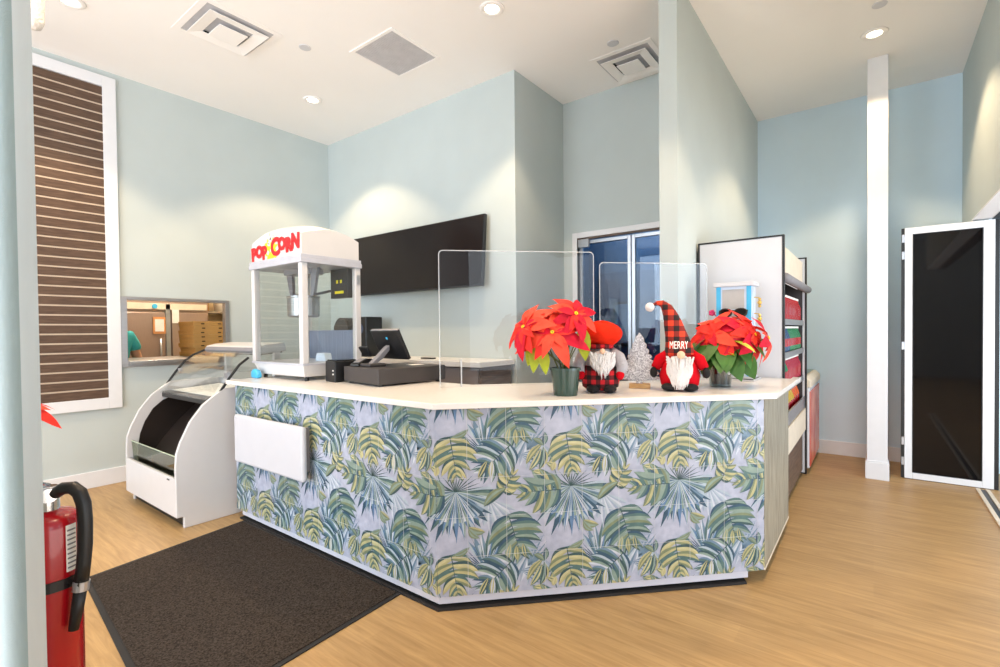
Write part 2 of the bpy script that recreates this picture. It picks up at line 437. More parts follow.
# ------------------------------------------------------------------ camera
H = 1.35
yaw, pitch, roll = 0.6446, -0.0157, 0.0100
c_, s_ = cos(yaw), sin(yaw)
F = Vector((c_, s_, 0)); r_ = Vector((s_, -c_, 0)); d_ = Vector((0, 0, -1))
cp, sp = cos(pitch), sin(pitch)
F, d_ = F * cp - d_ * sp, F * sp + d_ * cp
cr, sr = cos(roll), sin(roll)
r_, d_ = r_ * cr + d_ * sr, -r_ * sr + d_ * cr
cam = bpy.data.cameras.new('camera'); cam.sensor_width = 36; cam.lens = 488.458 / 1000 * 36
cam.shift_x = -0.006867; cam.shift_y = 0.005262; cam.clip_start = 0.02
co = bpy.data.objects.new('camera', cam); COL.objects.link(co)
mw = Matrix((( r_.x, -d_.x, -F.x, 0), (r_.y, -d_.y, -F.y, 0), (r_.z, -d_.z, -F.z, H), (0, 0, 0, 1)))
co.matrix_world = mw
sc.camera = co

ZC = 3.723
XT, YL, XD, YP, XR, YR = 3.63, 5.532, 4.50, 1.071, 6.25, -0.66
YT = 2.616            # end of the television wall
XP = 3.375            # front end of the partition

# ------------------------------------------------------------------ SHELL
struct('floor', B().box(-6.0, 6.45, -5.0, 8.4, -0.1, 0.0), M['floor'], label='light oak plank floor', cat='floor')
struct('ceiling', B().box(-6.0, 6.45, -0.8, 5.7, ZC, ZC + 0.1), M['ceiling'], label='white painted ceiling', cat='ceiling')
# left wall with serving hatch
PX0, PX1, PZ0, PZ1 = 1.455, 2.40, 1.05, 1.705
b = B()
b.box(-6.0, PX0, YL, YL + 0.05, 0, ZC); b.box(PX1, XT + 0.12, YL, YL + 0.05, 0, ZC)
b.box(PX0, PX1, YL, YL + 0.05, 0, PZ0); b.box(PX0, PX1, YL, YL + 0.05, PZ1, ZC)
struct('wall_left', b, M['wall'], label='pale painted wall with the serving hatch', cat='wall')
b = B().box(XT, XT + 0.12, YT, YL, 0, ZC)
b.box(XT + 0.12, XD + 0.12, YT, YT + 0.12, 0, ZC)
struct('wall_television', b, M['wall'], label='pale blue wall behind the television', cat='wall')
DY0, DY1, DZ = 1.20, 2.455, 2.30     # glass double door opening
b = B().box(XD, XD + 0.12, DY1, YT, 0, ZC); b.box(XD, XD + 0.12, YP + 0.125, DY1, DZ, ZC)
struct('wall_recess', b, M['wall'], label='pale blue wall above the glass double door', cat='wall')
struct('wall_partition', B().box(XP, XR + 0.1, YP, YP + 0.125, 0, ZC), M['wall'], label='partition wall beside the drinks cooler', cat='wall')
struct('wall_back', B().box(XR, XR + 0.12, -2.5, YP, 0, ZC), M['wall_blue'], label='blue wall behind the square post', cat='wall')
b = B().box(5.66, XR, YR - 0.10, YR, 0, ZC); b.box(1.2, 5.66, YR - 0.10, YR, 2.25, ZC)
struct('wall_right', b, M['wall'], label='right wall above the folding glass door', cat='wall')
struct('trim_1', B().box(1.2, 5.66, YR - 0.12, YR + 0.004, 2.238, 2.25), M['trim'], label='pale reveal strip over the folding door opening', cat='trim')
struct('trim_2', B().box(1.2, 5.66, YR - 0.22, YR - 0.121, 2.232, 2.42), M['black'], label='black door head behind the reveal strip', cat='trim')
# square post
PXc, PYa, PYb = 5.42, -0.097, 0.05
struct('trim_3', B().box(PXc, PXc + 0.15, PYa, PYb, 0.162, ZC), M['trim'], label='slim square white post', cat='post', bevel=0.003)
bb = B().box(PXc - 0.018, PXc + 0.168, PYa - 0.012, PYb + 0.012, 0, 0.152)
bb.box(PXc - 0.01, PXc + 0.16, PYa - 0.006, PYb + 0.006, 0.152, 0.164)
struct('baseboard_post', bb, M['trim'], label='white plinth around the foot of the square post', cat='baseboard', bevel=0.004)
# baseboards
bz = 0.145
struct('baseboard_left', B().box(-0.5, 3.62, YL - 0.016, YL, 0, bz), M['trim'], label='white skirting along the left wall', cat='baseboard', bevel=0.004)
struct('baseboard_back', B().box(XR - 0.016, XR, -0.655, YP - 0.002, 0, bz), M['trim'], label='white skirting along the blue wall', cat='baseboard', bevel=0.004)
struct('baseboard_right', B().box(5.66, XR - 0.02, YR, YR + 0.014, 0, bz), M['trim'], label='white skirting under the right wall', cat='baseboard', bevel=0.004)
# near pilaster at the left edge of the view, with white end trim
pts = [(0.17, 1.156), (0.17, 1.9), (0.21, 1.9), (0.21, 1.36), (0.199, 1.22)]
struct('wall_front', B().prism(pts, 0, ZC), mat('pilaster_paint', S(186, 198, 200), 0.85, var=0.03, scale=30, bump=0.25, bscale=240, spec=0.2), label='near painted wall end at the left edge', cat='wall')
struct('trim_4', B().prism([(0.162, 1.0), (0.162, 1.156), (0.17, 1.156), (0.199, 1.22), (0.182, 1.10), (0.17, 1.035)][:0] or [(0.166, 1.012), (0.166, 1.157), (0.17, 1.157), (0.199, 1.219)], 0, ZC), mat('grey_white_trim', S(244, 243, 246), .5, var=.02), label='white corner trim on the near wall end', cat='trim')
struct('added_shade_wall', B().box(-0.14, -0.06, 0.80, 1.43, 0, ZC), M['wall'], label='unseen slab added beside the camera to shade the near wall end', cat='wall')  # unseen slab added to keep light off the near wall end
# closing shell behind the camera (windows let in the day)
b = B(); b.box(-6.1, -6.0, -5.0, 5.7, 0, 0.4); b.box(-6.1, -6.0, -5.0, 5.7, 3.3, ZC); b.box(-6.1, -6.0, -5, -0.4, 0.4, 3.3)
struct('wall_storefront', b, M['wall'], label='window wall behind the camera', cat='wall')

# ------------------------------------------------------------------ slatwall panel on the left wall
t = thing('slatwall_panel', 'tall brown slatted display panel in a white frame on the left wall', 'wall panel', (0.78, YL - 0.01, 0.69))
x0, x1, z0, z1 = 0.10, 1.452, 0.69, 3.667
part('frame', B().frame(x0, x1, z0, z1, 0.098, YL - 0.03, YL - 0.002), M['trim'], t, world=True, bevel=0.003)
sb = B(); gb = B()
n = 34; sz0, sz1 = z0 + 0.098, z1 - 0.098; pitch_ = (sz1 - sz0) / n
for i in range(n):
    za = sz0 + i * pitch_
    sb.box(x0 + 0.098, x1 - 0.098, YL - 0.022, YL - 0.004, za + (0.007 if i else 0), za + pitch_ - 0.007)
gb.box(x0 + 0.098, x1 - 0.098, YL - 0.009, YL - 0.002, sz0, sz1)
for i in range(1, n): gb.box(x0 + 0.099, x1 - 0.099, YL - 0.0215, YL - 0.009, sz0 + i * pitch_ - 0.0055, sz0 + i * pitch_ + 0.0055)
part('slats', sb, M['slat'], t, world=True)
part('groove_inserts', gb, M['slatgroove'], t, world=True, label='pale groove inserts between the slats')

# ------------------------------------------------------------------ serving hatch
wn = B().frame(PX0, PX1, PZ0, PZ1, (0.05, 0.04, 0.05, 0.03), YL - 0.015, YL + 0.055)
w1 = struct('window_1', wn, M['steel'], label='stainless steel framed serving hatch into the kitchen', cat='serving hatch', bevel=0.002)
struct('sill', B().box(PX0 + 0.05, PX1 - 0.01, YL - 0.06, YL + 0.75, 1.078, 1.108), M['steel'], parent=w1, world=True, bevel=0.003)
# kitchen room behind it
b = B(); b.box(0.2, 0.3, YL + 0.05, 8.3, 0, 2.9); b.box(3.63, 3.75, YL + 0.05, 8.3, 0, 2.9); b.box(0.2, 3.75, 8.3, 8.4, 0, 2.9); b.box(0.2, 3.75, YL + 0.05, 8.4, 2.9, 3.0)
struct('wall_kitchen', b, M['kwall'], label='cream kitchen wall seen through the hatch', cat='wall')
t = thing('refrigerator', 'brown-lit steel two-door kitchen refrigerator behind the hatch', 'refrigerator', (2.15, 7.8, 0))
part('body', B().box(1.3, 2.98, 7.5, 8.28, 0.1, 2.1), M['fridgesteel'], t, world=True, bevel=0.01)
for xa, xb in ((1.33, 2.44), (2.52, 2.95)):
    dr = part('door', B().box(xa, xb, 7.46, 7.5, 0.25, 1.64), M['fridgesteel'], t, world=True, bevel=0.008)
    part('handle', B().rod((xb - 0.06, 7.43, 0.9), (xb - 0.06, 7.43, 1.3), 0.012), M['alu'], dr, world=True, smooth=True)
part('seam_strip', B().box(2.455, 2.505, 7.47, 7.5, 0.2, 1.75), M['alu'], t, world=True)
part('vent_panel', B().box(1.33, 2.95, 7.47, 7.5, 1.68, 1.76), M['cream'], t, world=True)
part('badge', B().lathe([(0.03, 0), (0.03, 0.012)], 18, Matrix.Translation((2.33, 7.47, 1.72)) @ Matrix.Rotation(radians(90), 4, 'X')), M['blue'], t, world=True, label='round blue badge')
fb = B()
for x in (1.4, 2.88):
    for y in (7.6, 8.2): fb.cyl((x, y), 0.025, 0, 0.1, 10)
split_parts('foot', fb, M['black'], t, world=True)
single('notice_sheet', B().box(2.52, 2.60, 7.45, 7.458, 1.5, 1.68), M['paper'], 'white notice sheet taped to the refrigerator above the boxes', 'sheet')
t = thing('framed_notice', 'small orange-edged notice left of the pizza boxes', 'notice', (2.28, 7.44, 1.40))
part('backing', B().box(2.30, 2.44, 7.44, 7.452, 1.36, 1.58), M['orangeframe'], t, world=True)
part('sheet', B().box(2.32, 2.42, 7.436, 7.44, 1.39, 1.55), M['paper'], t, world=True)
t = thing('kitchen_shelf', 'wall shelf loaded above the pizza boxes in the kitchen', 'shelf', (3.2, 8.2, 1.66))
part('board', B().box(2.99, 3.62, 7.9, 8.29, 1.66, 1.69), M['steel'], t, world=True)
part('bracket', B().box(3.1, 3.13, 7.95, 8.29, 1.5, 1.66), M['steel'], t, world=True)
part('bracket', B().box(3.5, 3.53, 7.95, 8.29, 1.5, 1.66), M['steel'], t, world=True)
single('brown_carton', B().box(3.02, 3.17, 7.95, 8.2, 1.69, 1.83), M['cardboard'], 'small brown carton on the left of the kitchen shelf', 'carton', bevel=0.004)
single('white_tub', B().cyl((3.40, 8.08), 0.1, 1.69, 1.9, 24, 0.115), M['paper'], 'white tub on the right of the kitchen shelf', 'tub', smooth=False, bevel=0.004)
# pizza boxes
for i in range(8):
    z = 1.110 + i * 0.0475
    dx = (0.0, 0.012, -0.006, 0.004, 0.0, -0.004, 0.006, -0.002)[i]
    pos = ['at the bottom of', 'second from the bottom of', 'third from the bottom of', 'fourth from the bottom of', 'fourth from the top of', 'third from the top of', 'second from the top of', 'on top of'][i]
    t = thing('pizza_box', 'flat brown cardboard pizza box ' + pos + ' the stack in the hatch', 'pizza box', (2.335 + dx, 6.03, z), 0, 'stacked pizza boxes in the hatch')
    part('box', B().box(-.165, .19, -.2, .2, 0, .040), M['cardboard'], t, bevel=0.003)
    part('lid', B().box(-.168, .193, -.203, .2, .022, .0465), M['cardboard'], t, bevel=0.003)
    for k, x in enumerate((-.075, .095)):
        part('slot', B().box(x - 0.016, x + 0.016, -0.206, -0.2025, 0.014, 0.026), M['cardboard2'], t)

# ------------------------------------------------------------------ person in the kitchen
def skin_obj(name, verts, edges, m, parent=None, sub=2):
    me = bpy.data.meshes.new(name); me.from_pydata([v[:3] for v in verts], edges, []); me.materials.append(m)
    o = bpy.data.objects.new(name, me); COL.objects.link(o)
    md = o.modifiers.new('skin', 'SKIN'); md.use_smooth_shade = True
    sv = me.skin_vertices[0].data
    for i, v in enumerate(verts):
        r = v[3]; sv[i].radius = r if isinstance(r, tuple) else (r, r)
    sv[0].use_root = True
    s2 = o.modifiers.new('sub', 'SUBSURF'); s2.levels = sub; s2.render_levels = sub
    if parent: o.parent = parent
    return o
pv = [(0, 0, .92, (.15, .11)), (0, 0, 1.08, (.14, .1)), (0, 0, 1.25, (.155, .11)), (0, 0, 1.40, (.06, .06)), (0, -.02, 1.47, (.055, .055)), (0, -.03, 1.56, (.085, .095)), (0, -.02, 1.66, (.075, .085)),
      (.17, 0, 1.335, .058), (.24, -.02, 1.10, .045), (.23, -.16, .92, .036), (.22, -.24, .85, .03),
      (-.17, 0, 1.335, .058), (-.24, -.02, 1.10, .045), (-.23, -.16, .92, .036), (-.22, -.24, .85, .03),
      (.1, 0, .84, .085), (.1, -.01, .48, .06), (.1, .02, .10, .042), (.1, -.12, .04, .035),
      (-.1, 0, .84, .085), (-.1, -.01, .48, .06), (-.1, .02, .10, .042), (-.1, -.12, .04, .035)]
# five fingers a hand
pe = [(0, 1), (1, 2), (2, 3), (3, 4), (4, 5), (5, 6), (2, 7), (7, 8), (8, 9), (9, 10), (2, 11), (11, 12), (12, 13), (13, 14), (0, 15), (15, 16), (16, 17), (17, 18), (0, 19), (19, 20), (20, 21), (21, 22)]
for s, root in ((1, 10), (-1, 14)):
    for k in range(4):
        a = len(pv); x = s * .22 + (k - 1.5) * .02
        pv.append((x, -.29, .825, .009)); pv.append((x, -.325 - .006 * (1 - abs(k - 1.5)), .80, .008)); pe += [(root, a), (a, a + 1)]
    a = len(pv); pv.append((s * .185, -.25, .835, .01)); pv.append((s * .168, -.28, .82, .009)); pe += [(root, a), (a, a + 1)]
person = skin_obj('person', pv, pe, M['skin'])
person.location = (1.60, 6.40, 0); person.rotation_euler = (0, 0, radians(12))
tag(person, 'person in a teal shirt standing in the kitchen, one shoulder showing in the hatch', 'person')
sv_ = [(0, 0, .90, (.165, .125)), (0, 0, 1.08, (.155, .115)), (0, 0, 1.25, (.17, .125)), (0, 0, 1.37, (.075, .075)), (.17, 0, 1.335, .075), (.235, -.01, 1.16, .068), (-.17, 0, 1.335, .075), (-.235, -.01, 1.16, .068)]
skin_obj('shirt', sv_, [(0, 1), (1, 2), (2, 3), (2, 4), (4, 5), (2, 6), (6, 7)], M['teal'], person)
tv_ = [(0, 0, .93, (.16, .12)), (.1, 0, .82, .1), (.1, -.01, .48, .075), (.1, .02, .08, .06), (-.1, 0, .82, .1), (-.1, -.01, .48, .075), (-.1, .02, .08, .06)]
skin_obj('trousers', tv_, [(0, 1), (1, 2), (2, 3), (0, 4), (4, 5), (5, 6)], M['trouser'], person)
hb = B().ball((0, .01, 1.66), .098, .112, .105)
h = link_mesh('hair', hb, M['hair'], smooth=True); h.parent = person
for sx_ in (-.035, .035):
    h = link_mesh('eye', B().ball((sx_, -.118, 1.60), .012), M['paper'], smooth=True); h.parent = person
h = link_mesh('nose', B().ball((0, -.13, 1.56), .014, .02, .024), M['skin'], smooth=True); h.parent = person
for sx_ in (-.088, .088):
    h = link_mesh('ear', B().ball((sx_, -.03, 1.57), .014, .024, .034), M['skin'], smooth=True); h.parent = person
fb = B().ball((0, -.118, 1.515), .024, .01, .007)
h = link_mesh('mouth', fb, M['bract2'], smooth=True); h.parent = person

# ------------------------------------------------------------------ LEAF PRINT
T = 0.1915
PC = dict(bg=(182, 186, 203), teal=(60, 90, 110), blue=(100, 132, 168), blueg=(114, 140, 160), ice=(176, 190, 200), mid=(88, 117, 114), sage=(138, 158, 146), olive=(128, 138, 108), ochre=(184, 178, 132), pale=(200, 206, 216), grey=(160, 172, 190), dkgr=(64, 90, 92), yel=(198, 192, 148))
PC = {k: tuple(lin(c) for c in v) for k, v in PC.items()}
class Print:
    def __init__(s): s.polys = []; s.k = 0; s.j = 0
    def add(s, pts, c0, c1=None): s.polys.append((pts, c0, c1 or c0, s.k * 7e-5 + s.j * 1.4e-5))
    def nxt(s): s.k += 1 + int(s.j * 0.2); s.j = 0
    def lobe(s, a, b, tipx, cols, bend, fat=1.0):
        # curved finger from chord a-b on the midrib to the tip, in several lengthwise brush strokes
        a = Vector(a); b = Vector(b); tip = Vector(tipx); mid = (a + b) / 2
        ctrl = mid.lerp(tip, 0.55) + Vector(bend)
        def cur(p, t): return p * (1 - t) ** 2 + ctrl * 2 * t * (1 - t) + tip * t * t
        N = 6; wid = (b - a) * 0.5 * fat; m = len(cols); prev = None
        for i in range(N + 1):
            t = i / N; c = cur(mid, t); prof = (1 + 0.9 * sin(pi * min(1, t * 1.05))) * (1 - t ** 4.5)
            row = [c + wid * prof * (2 * q / m - 1) for q in range(m + 1)]
            if prev:
                for q in range(m): s.add([prev[q], row[q], row[q + 1], prev[q + 1]], PC[cols[q]])
            prev = row
        s.j += 1
    def monstera(s, base, tip, W, pals, n=6, asym=(1, 1), t0=0.0, fat=1.28):
        base = Vector(base); tip = Vector(tip); ax = tip - base; L = ax.length; ax.normalize(); sd = Vector((-ax.y, ax.x))
        for i in range(n):
            for side in (1, -1):
                ta = t0 + (0.90 - t0) * (i / n) ** 0.9; tb = ta + (0.90 - t0) / n * 0.62
                f = (i + 0.5) / n
                w = W * 0.56 * asym[0 if side == 1 else 1] * (0.80, 1.0, 0.98, 0.84, 0.62, 0.40, 0.25)[min(6, int(f * 6.99))]
                fw = 0.27 + 0.13 * f
                p = base + ax * (L * min(1.02, ta + fw)) + sd * side * w
                bend = -ax * (0.07 * L) + sd * side * w * 0.32
                s.lobe(base + ax * (L * ta), base + ax * (L * tb), p, pals[(i + (side == 1)) % len(pals)], bend, fat)
        s.add([base + sd * .014, tip, base - sd * .014], PC['dkgr'])
        s.nxt()
    def fan(s, c, a0, a1, n, L, cols, lj=0.2, w=1.0, tipdark=None, seed=1, stroke=True):
        rnd = random.Random(seed); c = Vector(c)
        for i in range(n):
            a = radians(a0 + (a1 - a0) * (i + 0.5) / n); da = radians(abs(a1 - a0)) / n * 0.5 * w
            l = L * (1 - lj * rnd.random()) * (0.76 + 0.24 * sin(pi * (i + .5) / n))
            d = Vector((cos(a), sin(a))); q = Vector((-sin(a), cos(a)))
            ca = PC[cols[i % len(cols)]]; cb = PC[cols[(i + 1) % len(cols)]]
            m = L * 0.60; hw = m * math.tan(da); td = PC[tipdark] if tipdark else None
            s.add([c, c + d * m + q * hw, c + d * m], ca); s.add([c, c + d * m, c + d * m - q * hw], cb)
            s.add([c + d * m + q * hw, c + d * l, c + d * m], ca if not td else td); s.add([c + d * m, c + d * l, c + d * m - q * hw], cb)
        s.j = 1
        if stroke:
            for i in range(n * 2):
                a = radians(a0 + (a1 - a0) * (i + rnd.random()) / (n * 2)); d = Vector((cos(a), sin(a))); q = Vector((-sin(a), cos(a)))
                l0 = L * rnd.uniform(.05, .35); l1 = L * rnd.uniform(.45, .85)
                s.add([c + d * l0, c + d * (l0 + l1) / 2 + q * .012, c + d * l1, c + d * (l0 + l1) / 2 - q * .012], PC[rnd.choice(['teal', 'dkgr', 'blue', 'mid'])])
        s.nxt()
    def spikes(s, c, angs, L, col, w=0.02):
        c = Vector(c)
        for a, l in zip(angs, L):
            a = radians(a); d = Vector((cos(a), sin(a))); q = Vector((-sin(a), cos(a)))
            s.add([c + q * w * .4, c + d * l * .5 + q * w, c + d * l, c + d * l * .5 - q * w, c - q * w * .4], PC[col])
        s.nxt()
    def simple(s, base, tip, W, c1, c2, bend=0.0):
        base = Vector(base); tip = Vector(tip); ax = tip - base; sd = Vector((-ax.y, ax.x)).normalized()
        cols = [c1, c2, c1 if c2 in ('ochre', 'yel') else 'sage', c2]; m = len(cols); prev = None; N = 6
        for i in range(N + 1):
            t = i / N; c = base + ax * t + sd * bend * sin(pi * t); w = W * .5 * sin(pi * t) ** .8
            row = [c + sd * w * (2 * q / m - 1) for q in range(m + 1)]
            if prev:
                for q in range(m): s.add([prev[q], row[q], row[q + 1], prev[q + 1]], PC[cols[q]])
            prev = row
        s.nxt()
    def stem(s, pts, w, col):
        pts = [Vector(p) for p in pts]
        for a, b in zip(pts, pts[1:]):
            q = (b - a).normalized(); q = Vector((-q.y, q.x)) * w
            s.add([a + q, b + q, b - q, a - q], PC[col])
        s.nxt()

def unit_print():
    p = Print()
    G1 = [['mid', 'sage', 'dkgr'], ['teal', 'mid', 'sage'], ['sage', 'olive', 'mid']]
    Y1 = [['mid', 'ochre', 'olive'], ['dkgr', 'yel', 'ochre'], ['olive', 'ochre', 'mid']]
    B1 = [['teal', 'ice', 'mid'], ['dkgr', 'sage', 'pale'], ['blueg', 'mid', 'teal']]
    # pale washes behind
    p.fan((0.62, -0.1), 40, 150, 9, 1.15, ['ice', 'grey', 'pale', 'blueg'], 0.2, 1.0, None, 5, False)
    p.fan((2.55, 1.55), 20, 120, 8, 1.0, ['grey', 'ice', 'pale'], 0.2, 1.0, None, 8, False)
    p.spikes((0.55, 0.35), (-62, -50, -40, -75, -30, -88), (0.9, 0.8, 0.7, 0.8, 0.6, .7), 'blueg', 0.03)
    p.spikes((0.35, -0.2), (-30, -18, -6, 8, 20, 34), (0.7, 0.7, 0.65, 0.6, 0.55, .5), 'grey', 0.04)
    p.fan((3.35, 0.46), -22, 40, 7, 0.85, ['teal', 'pale', 'blue', 'ice'], 0.25, 0.8, 'teal', 6, False)
    # upright blue fan with spikes
    p.fan((2.46, 0.38), -126, -44, 7, 1.12, ['blue', 'ice', 'blueg', 'pale', 'mid'], 0.12, 1.0, 'blueg', 3)
    p.spikes((2.44, 0.38), (-168, -160, -152, -144, -137, -130, -36, -29, -22), (.45, .55, .62, .66, .7, .72, .6, .55, .5), 'teal', 0.013)
    # big fan palm, drooping
    p.fan((1.70, 1.33), -6, 186, 17, 1.45, ['mid', 'ice', 'sage', 'blueg', 'ice', 'teal'], 0.3, 1.0, 'teal', 11)
    p.fan((1.72, 1.34), 48, 132, 9, 1.32, ['ice', 'blue', 'pale', 'sage'], 0.2, 0.9, 'blue', 12)
    p.spikes((1.70, 1.34), (-165, -150, -128, -112, -98, -84, -70, -56, -42, -30, -18, -8), (.5, .55, .5, .45, .4, .42, .45, .55, .62, .68, .7, .72), 'dkgr', 0.014)
    # green and yellow pendant leaf, upper right
    p.monstera((3.05, -1.0), (3.42, 0.22), 1.3, G1, 7)
    p.simple((3.10, -0.25), (3.02, 0.22), 0.15, 'sage', 'ochre'); p.simple((3.25, -0.2), (3.28, 0.2), 0.15, 'olive', 'ochre'); p.simple((3.42, -0.25), (3.5, 0.14), 0.14, 'mid', 'ochre')
    # lower right leaf, cream ribs
    p.monstera((3.12, 0.20), (2.26, 0.98), 1.1, B1, 7)
    p.simple((2.52, 0.58), (2.28, 1.04), 0.16, 'dkgr', 'ochre'); p.simple((2.64, 0.58), (2.6, 1.04), 0.15, 'pale', 'ochre'); p.simple((2.8, 0.58), (2.98, 1.0), 0.15, 'mid', 'sage')
    # yellow monstera
    p.monstera((1.58, -0.06), (1.76, 1.08), 1.08, Y1, 6)
    p.simple((1.62, -0.05), (2.05, -0.24), 0.15, 'sage', 'olive', 0.05)
    # olive leaf left of the fan
    p.monstera((1.42, 1.42), (0.26, 1.44), 1.05, G1[1:] + Y1[:1], 6)
    p.simple((1.3, 1.2), (0.42, 1.06), 0.22, 'mid', 'sage', -0.08)
    # split leaf right of the fan
    p.monstera((2.93, 1.40), (3.24, 0.82), 0.62, Y1, 4); p.simple((3.0, 1.3), (2.42, 1.75), 0.26, 'dkgr', 'olive', 0.06)
    # small yellow split leaf with buds
    p.simple((0.95, 0.2), (0.52, 0.72), 0.18, 'olive', 'ochre', 0.06); p.simple((0.92, 0.32), (0.60, 0.88), 0.19, 'mid', 'yel', -0.05); p.simple((0.98, 0.28), (0.86, 0.88), 0.2, 'ochre', 'dkgr', -0.08)
    p.simple((0.98, 0.25), (0.70, 0.06), 0.15, 'mid', 'olive', 0.03); p.simple((0.98, 0.25), (1.02, -0.1), 0.15, 'teal', 'mid', 0.03)
    p.stem([(0.95, .36), (1.1, .44), (1.2, .6), (1.25, .75)], 0.010, 'sage'); p.stem([(1.25, .8), (1.32, 1.05), (1.5, 1.25), (1.68, 1.33)], 0.010, 'mid')
    p.simple((1.28, .80), (1.06, .70), .15, 'olive', 'yel'); p.simple((1.2, .92), (1.28, .68), .16, 'ochre', 'yel'); p.simple((1.02, .97), (.70, .9), .16, 'olive', 'yel'); p.simple((.98, 1.04), (.86, .86), .13, 'ochre', 'olive')
    # little leaf between
    p.simple((2.02, -0.75), (2.45, -0.60), .2, 'ochre', 'olive', .05); p.simple((2.02, -0.72), (2.3, -0.45), .16, 'sage', 'olive', .05)
    p.stem([(3.0, 1.35), (3.2, 1.48), (3.5, 1.52)], .010, 'olive')
    return p
UNIT = unit_print()

def print_panel(u0, u1, z0, z1, toworld):
    """tile panel in (u,z) with the printed leaves laid on in thin layers; toworld(u,z,h)"""
    bm = bmesh.new(); lay = bm.loops.layers.float_color.new('print')
    def face(pts, c0, c1=None, ntip=0):
        vs = [bm.verts.new(q) for q in pts]
        try: f = bm.faces.new(vs)
        except ValueError: return
        for i, l in enumerate(f.loops):
            c = c1 if (c1 and c1 != c0 and i == 1) else c0
            l[lay] = (c[0], c[1], c[2], 1)
    nx = int((u1 - u0) / (3 * T)) + 3
    for i in range(-6, 7):
        for j in range(-2, 4):
            for pts, c0, c1, k in UNIT.polys:
                q = [(0.338 + (p[0] + 3 * i) * T, 0.831 - (p[1] + 3 * j) * T) for p in pts]
                if max(a[0] for a in q) < u0 or min(a[0] for a in q) > u1 or max(a[1] for a in q) < z0 or min(a[1] for a in q) > z1: continue
                h = 0.0006 + k
                face([(a[0], a[1], h) for a in q], c0, c1)
    for co_, no in (((u0, 0, 0), (-1, 0, 0)), ((u1, 0, 0), (1, 0, 0)), ((0, z0, 0), (0, -1, 0)), ((0, z1, 0), (0, 1, 0))):
        bmesh.ops.bisect_plane(bm, geom=bm.verts[:] + bm.edges[:] + bm.faces[:], plane_co=co_, plane_no=no, clear_outer=True)
    # background sheet and grout lines
    bg = PC['bg']; face([(u0, z0, 0), (u1, z0, 0), (u1, z1, 0), (u0, z1, 0)], bg)
    hg = 0.0006 + (UNIT.k + 3) * 0.00007; gc = tuple(lin(v) for v in (206, 208, 210))
    k = -20
    while k < 20:
        u = 0.147 + k * T
        if u0 + .002 < u < u1 - .002: face([(u - .0009, z0, hg), (u + .0009, z0, hg), (u + .0009, z1, hg), (u - .0009, z1, hg)], gc)
        z = 0.831 + k * T
        if z0 + .002 < z < z1 - .002: face([(u0, z - .0009, hg), (u1, z - .0009, hg), (u1, z + .0009, hg), (u0, z + .0009, hg)], gc)
        k += 1
    # turn every face to the front, then place
    for f in bm.faces:
        f.normal_update()
        if f.normal.z < 0: f.normal_flip()
    for v in bm.verts: v.co = toworld(*v.co)
    bb = B(); bb.bm.free(); bb.bm = bm
    return bb

# ------------------------------------------------------------------ SERVING COUNTER
XC, YC0 = 1.66, 1.68           # front corner of the tiled faces
SUM = XC + YC0
XE, YE = SUM - 0.465, 0.465    # right end corner
ZT0, ZT1 = 0.068, 0.978
ctr = thing('serving_counter', 'angled serving counter clad in palm leaf print tiles', 'counter', (2.3, 1.8, 0))
core = [(XC + .004, 3.745), (XC + .004, YC0 + .002), (XE + .002, YE + .004), (3.765, YE + .004), (3.765, 1.03), (3.33, 1.03), (2.31, 2.05), (2.31, 3.745)]
part('carcass', B().prism(core, ZT0 + 0.002, ZT1), M['white'], ctr, world=True)
r2 = sqrt(0.5)
pf = print_panel(0.0, (XE - XC) * sqrt(2), ZT0, ZT1, lambda u, z, h: Vector((XC + u * r2 - h * r2, YC0 - u * r2 - h * r2, z)))
part('tile_panel', pf, M['print'], ctr, world=True, fixn=False)
pl = print_panel(-(3.745 - YC0), 0.0, ZT0, ZT1, lambda u, z, h: Vector((XC - h, YC0 - u, z)))
part('tile_panel', pl, M['print'], ctr, world=True, fixn=False)
part('end_panel', B().box(XE, 3.765, YE - 0.004, YE + 0.004, ZT0 + .012, ZT1), M['greywood'], ctr, world=True, label='grey wood grain end panel')
part('edge_strip', B().box(XE - .002, 3.767, YE - 0.006, YE + 0.002, ZT0, ZT0 + .011), M['cream'], ctr, world=True)
to = .016; tx = XC + to; tsum = SUM + to * sqrt(2)
toe = [(tx, 3.70), (tx, tsum - tx), (tsum - .535, .535), (tsum - .50, .57), (tx + .05, tsum - tx + .02), (tx + .05, 3.70)]
part('toe_kick', B().prism(toe, 0.026, ZT0 + 0.002), M['toe'], ctr, world=True)
rec = [(1.78, 3.66), (1.78, 1.71), (2.93, .58), (2.97, .62), (1.83, 1.73), (1.83, 3.66)]
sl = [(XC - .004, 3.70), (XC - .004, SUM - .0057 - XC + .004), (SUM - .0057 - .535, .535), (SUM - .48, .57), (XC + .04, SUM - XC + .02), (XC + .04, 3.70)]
part('shadow_strip', B().prism(sl, 0.0004, 0.012), M['rubber'], ctr, world=True, label='dark strip standing in for the shadow under the kick strip')  # black strip laid where the shadow falls along the counter foot
part('recessed_base', B().prism(rec, 0.0125, ZT0 + 0.002), M['black'], ctr, world=True, label='black base set back under the white kick strip')
part('toe_kick', B().box(2.87, 3.72, 0.575, 0.60, 0.0, ZT0 + 0.002), M['darkgrey'], ctr, world=True, label='dark recessed toe kick at the right end')
fl = B().box(1.575, 1.612, 2.715, 3.59, 0.455, 0.788)
part('folding_shelf', fl, mat('flap_laminate', S(198, 198, 204), .4, var=.01), ctr, world=True, bevel=0.018, seg=4, label='white drop-down shelf flap folded flat')
hb = B().box(1.612, 1.659, 2.77, 2.80, 0.50, 0.77); hb.box(1.612, 1.659, 3.50, 3.53, 0.50, 0.77)
split_parts('hinge', hb, M['midgrey'], ctr, world=True)
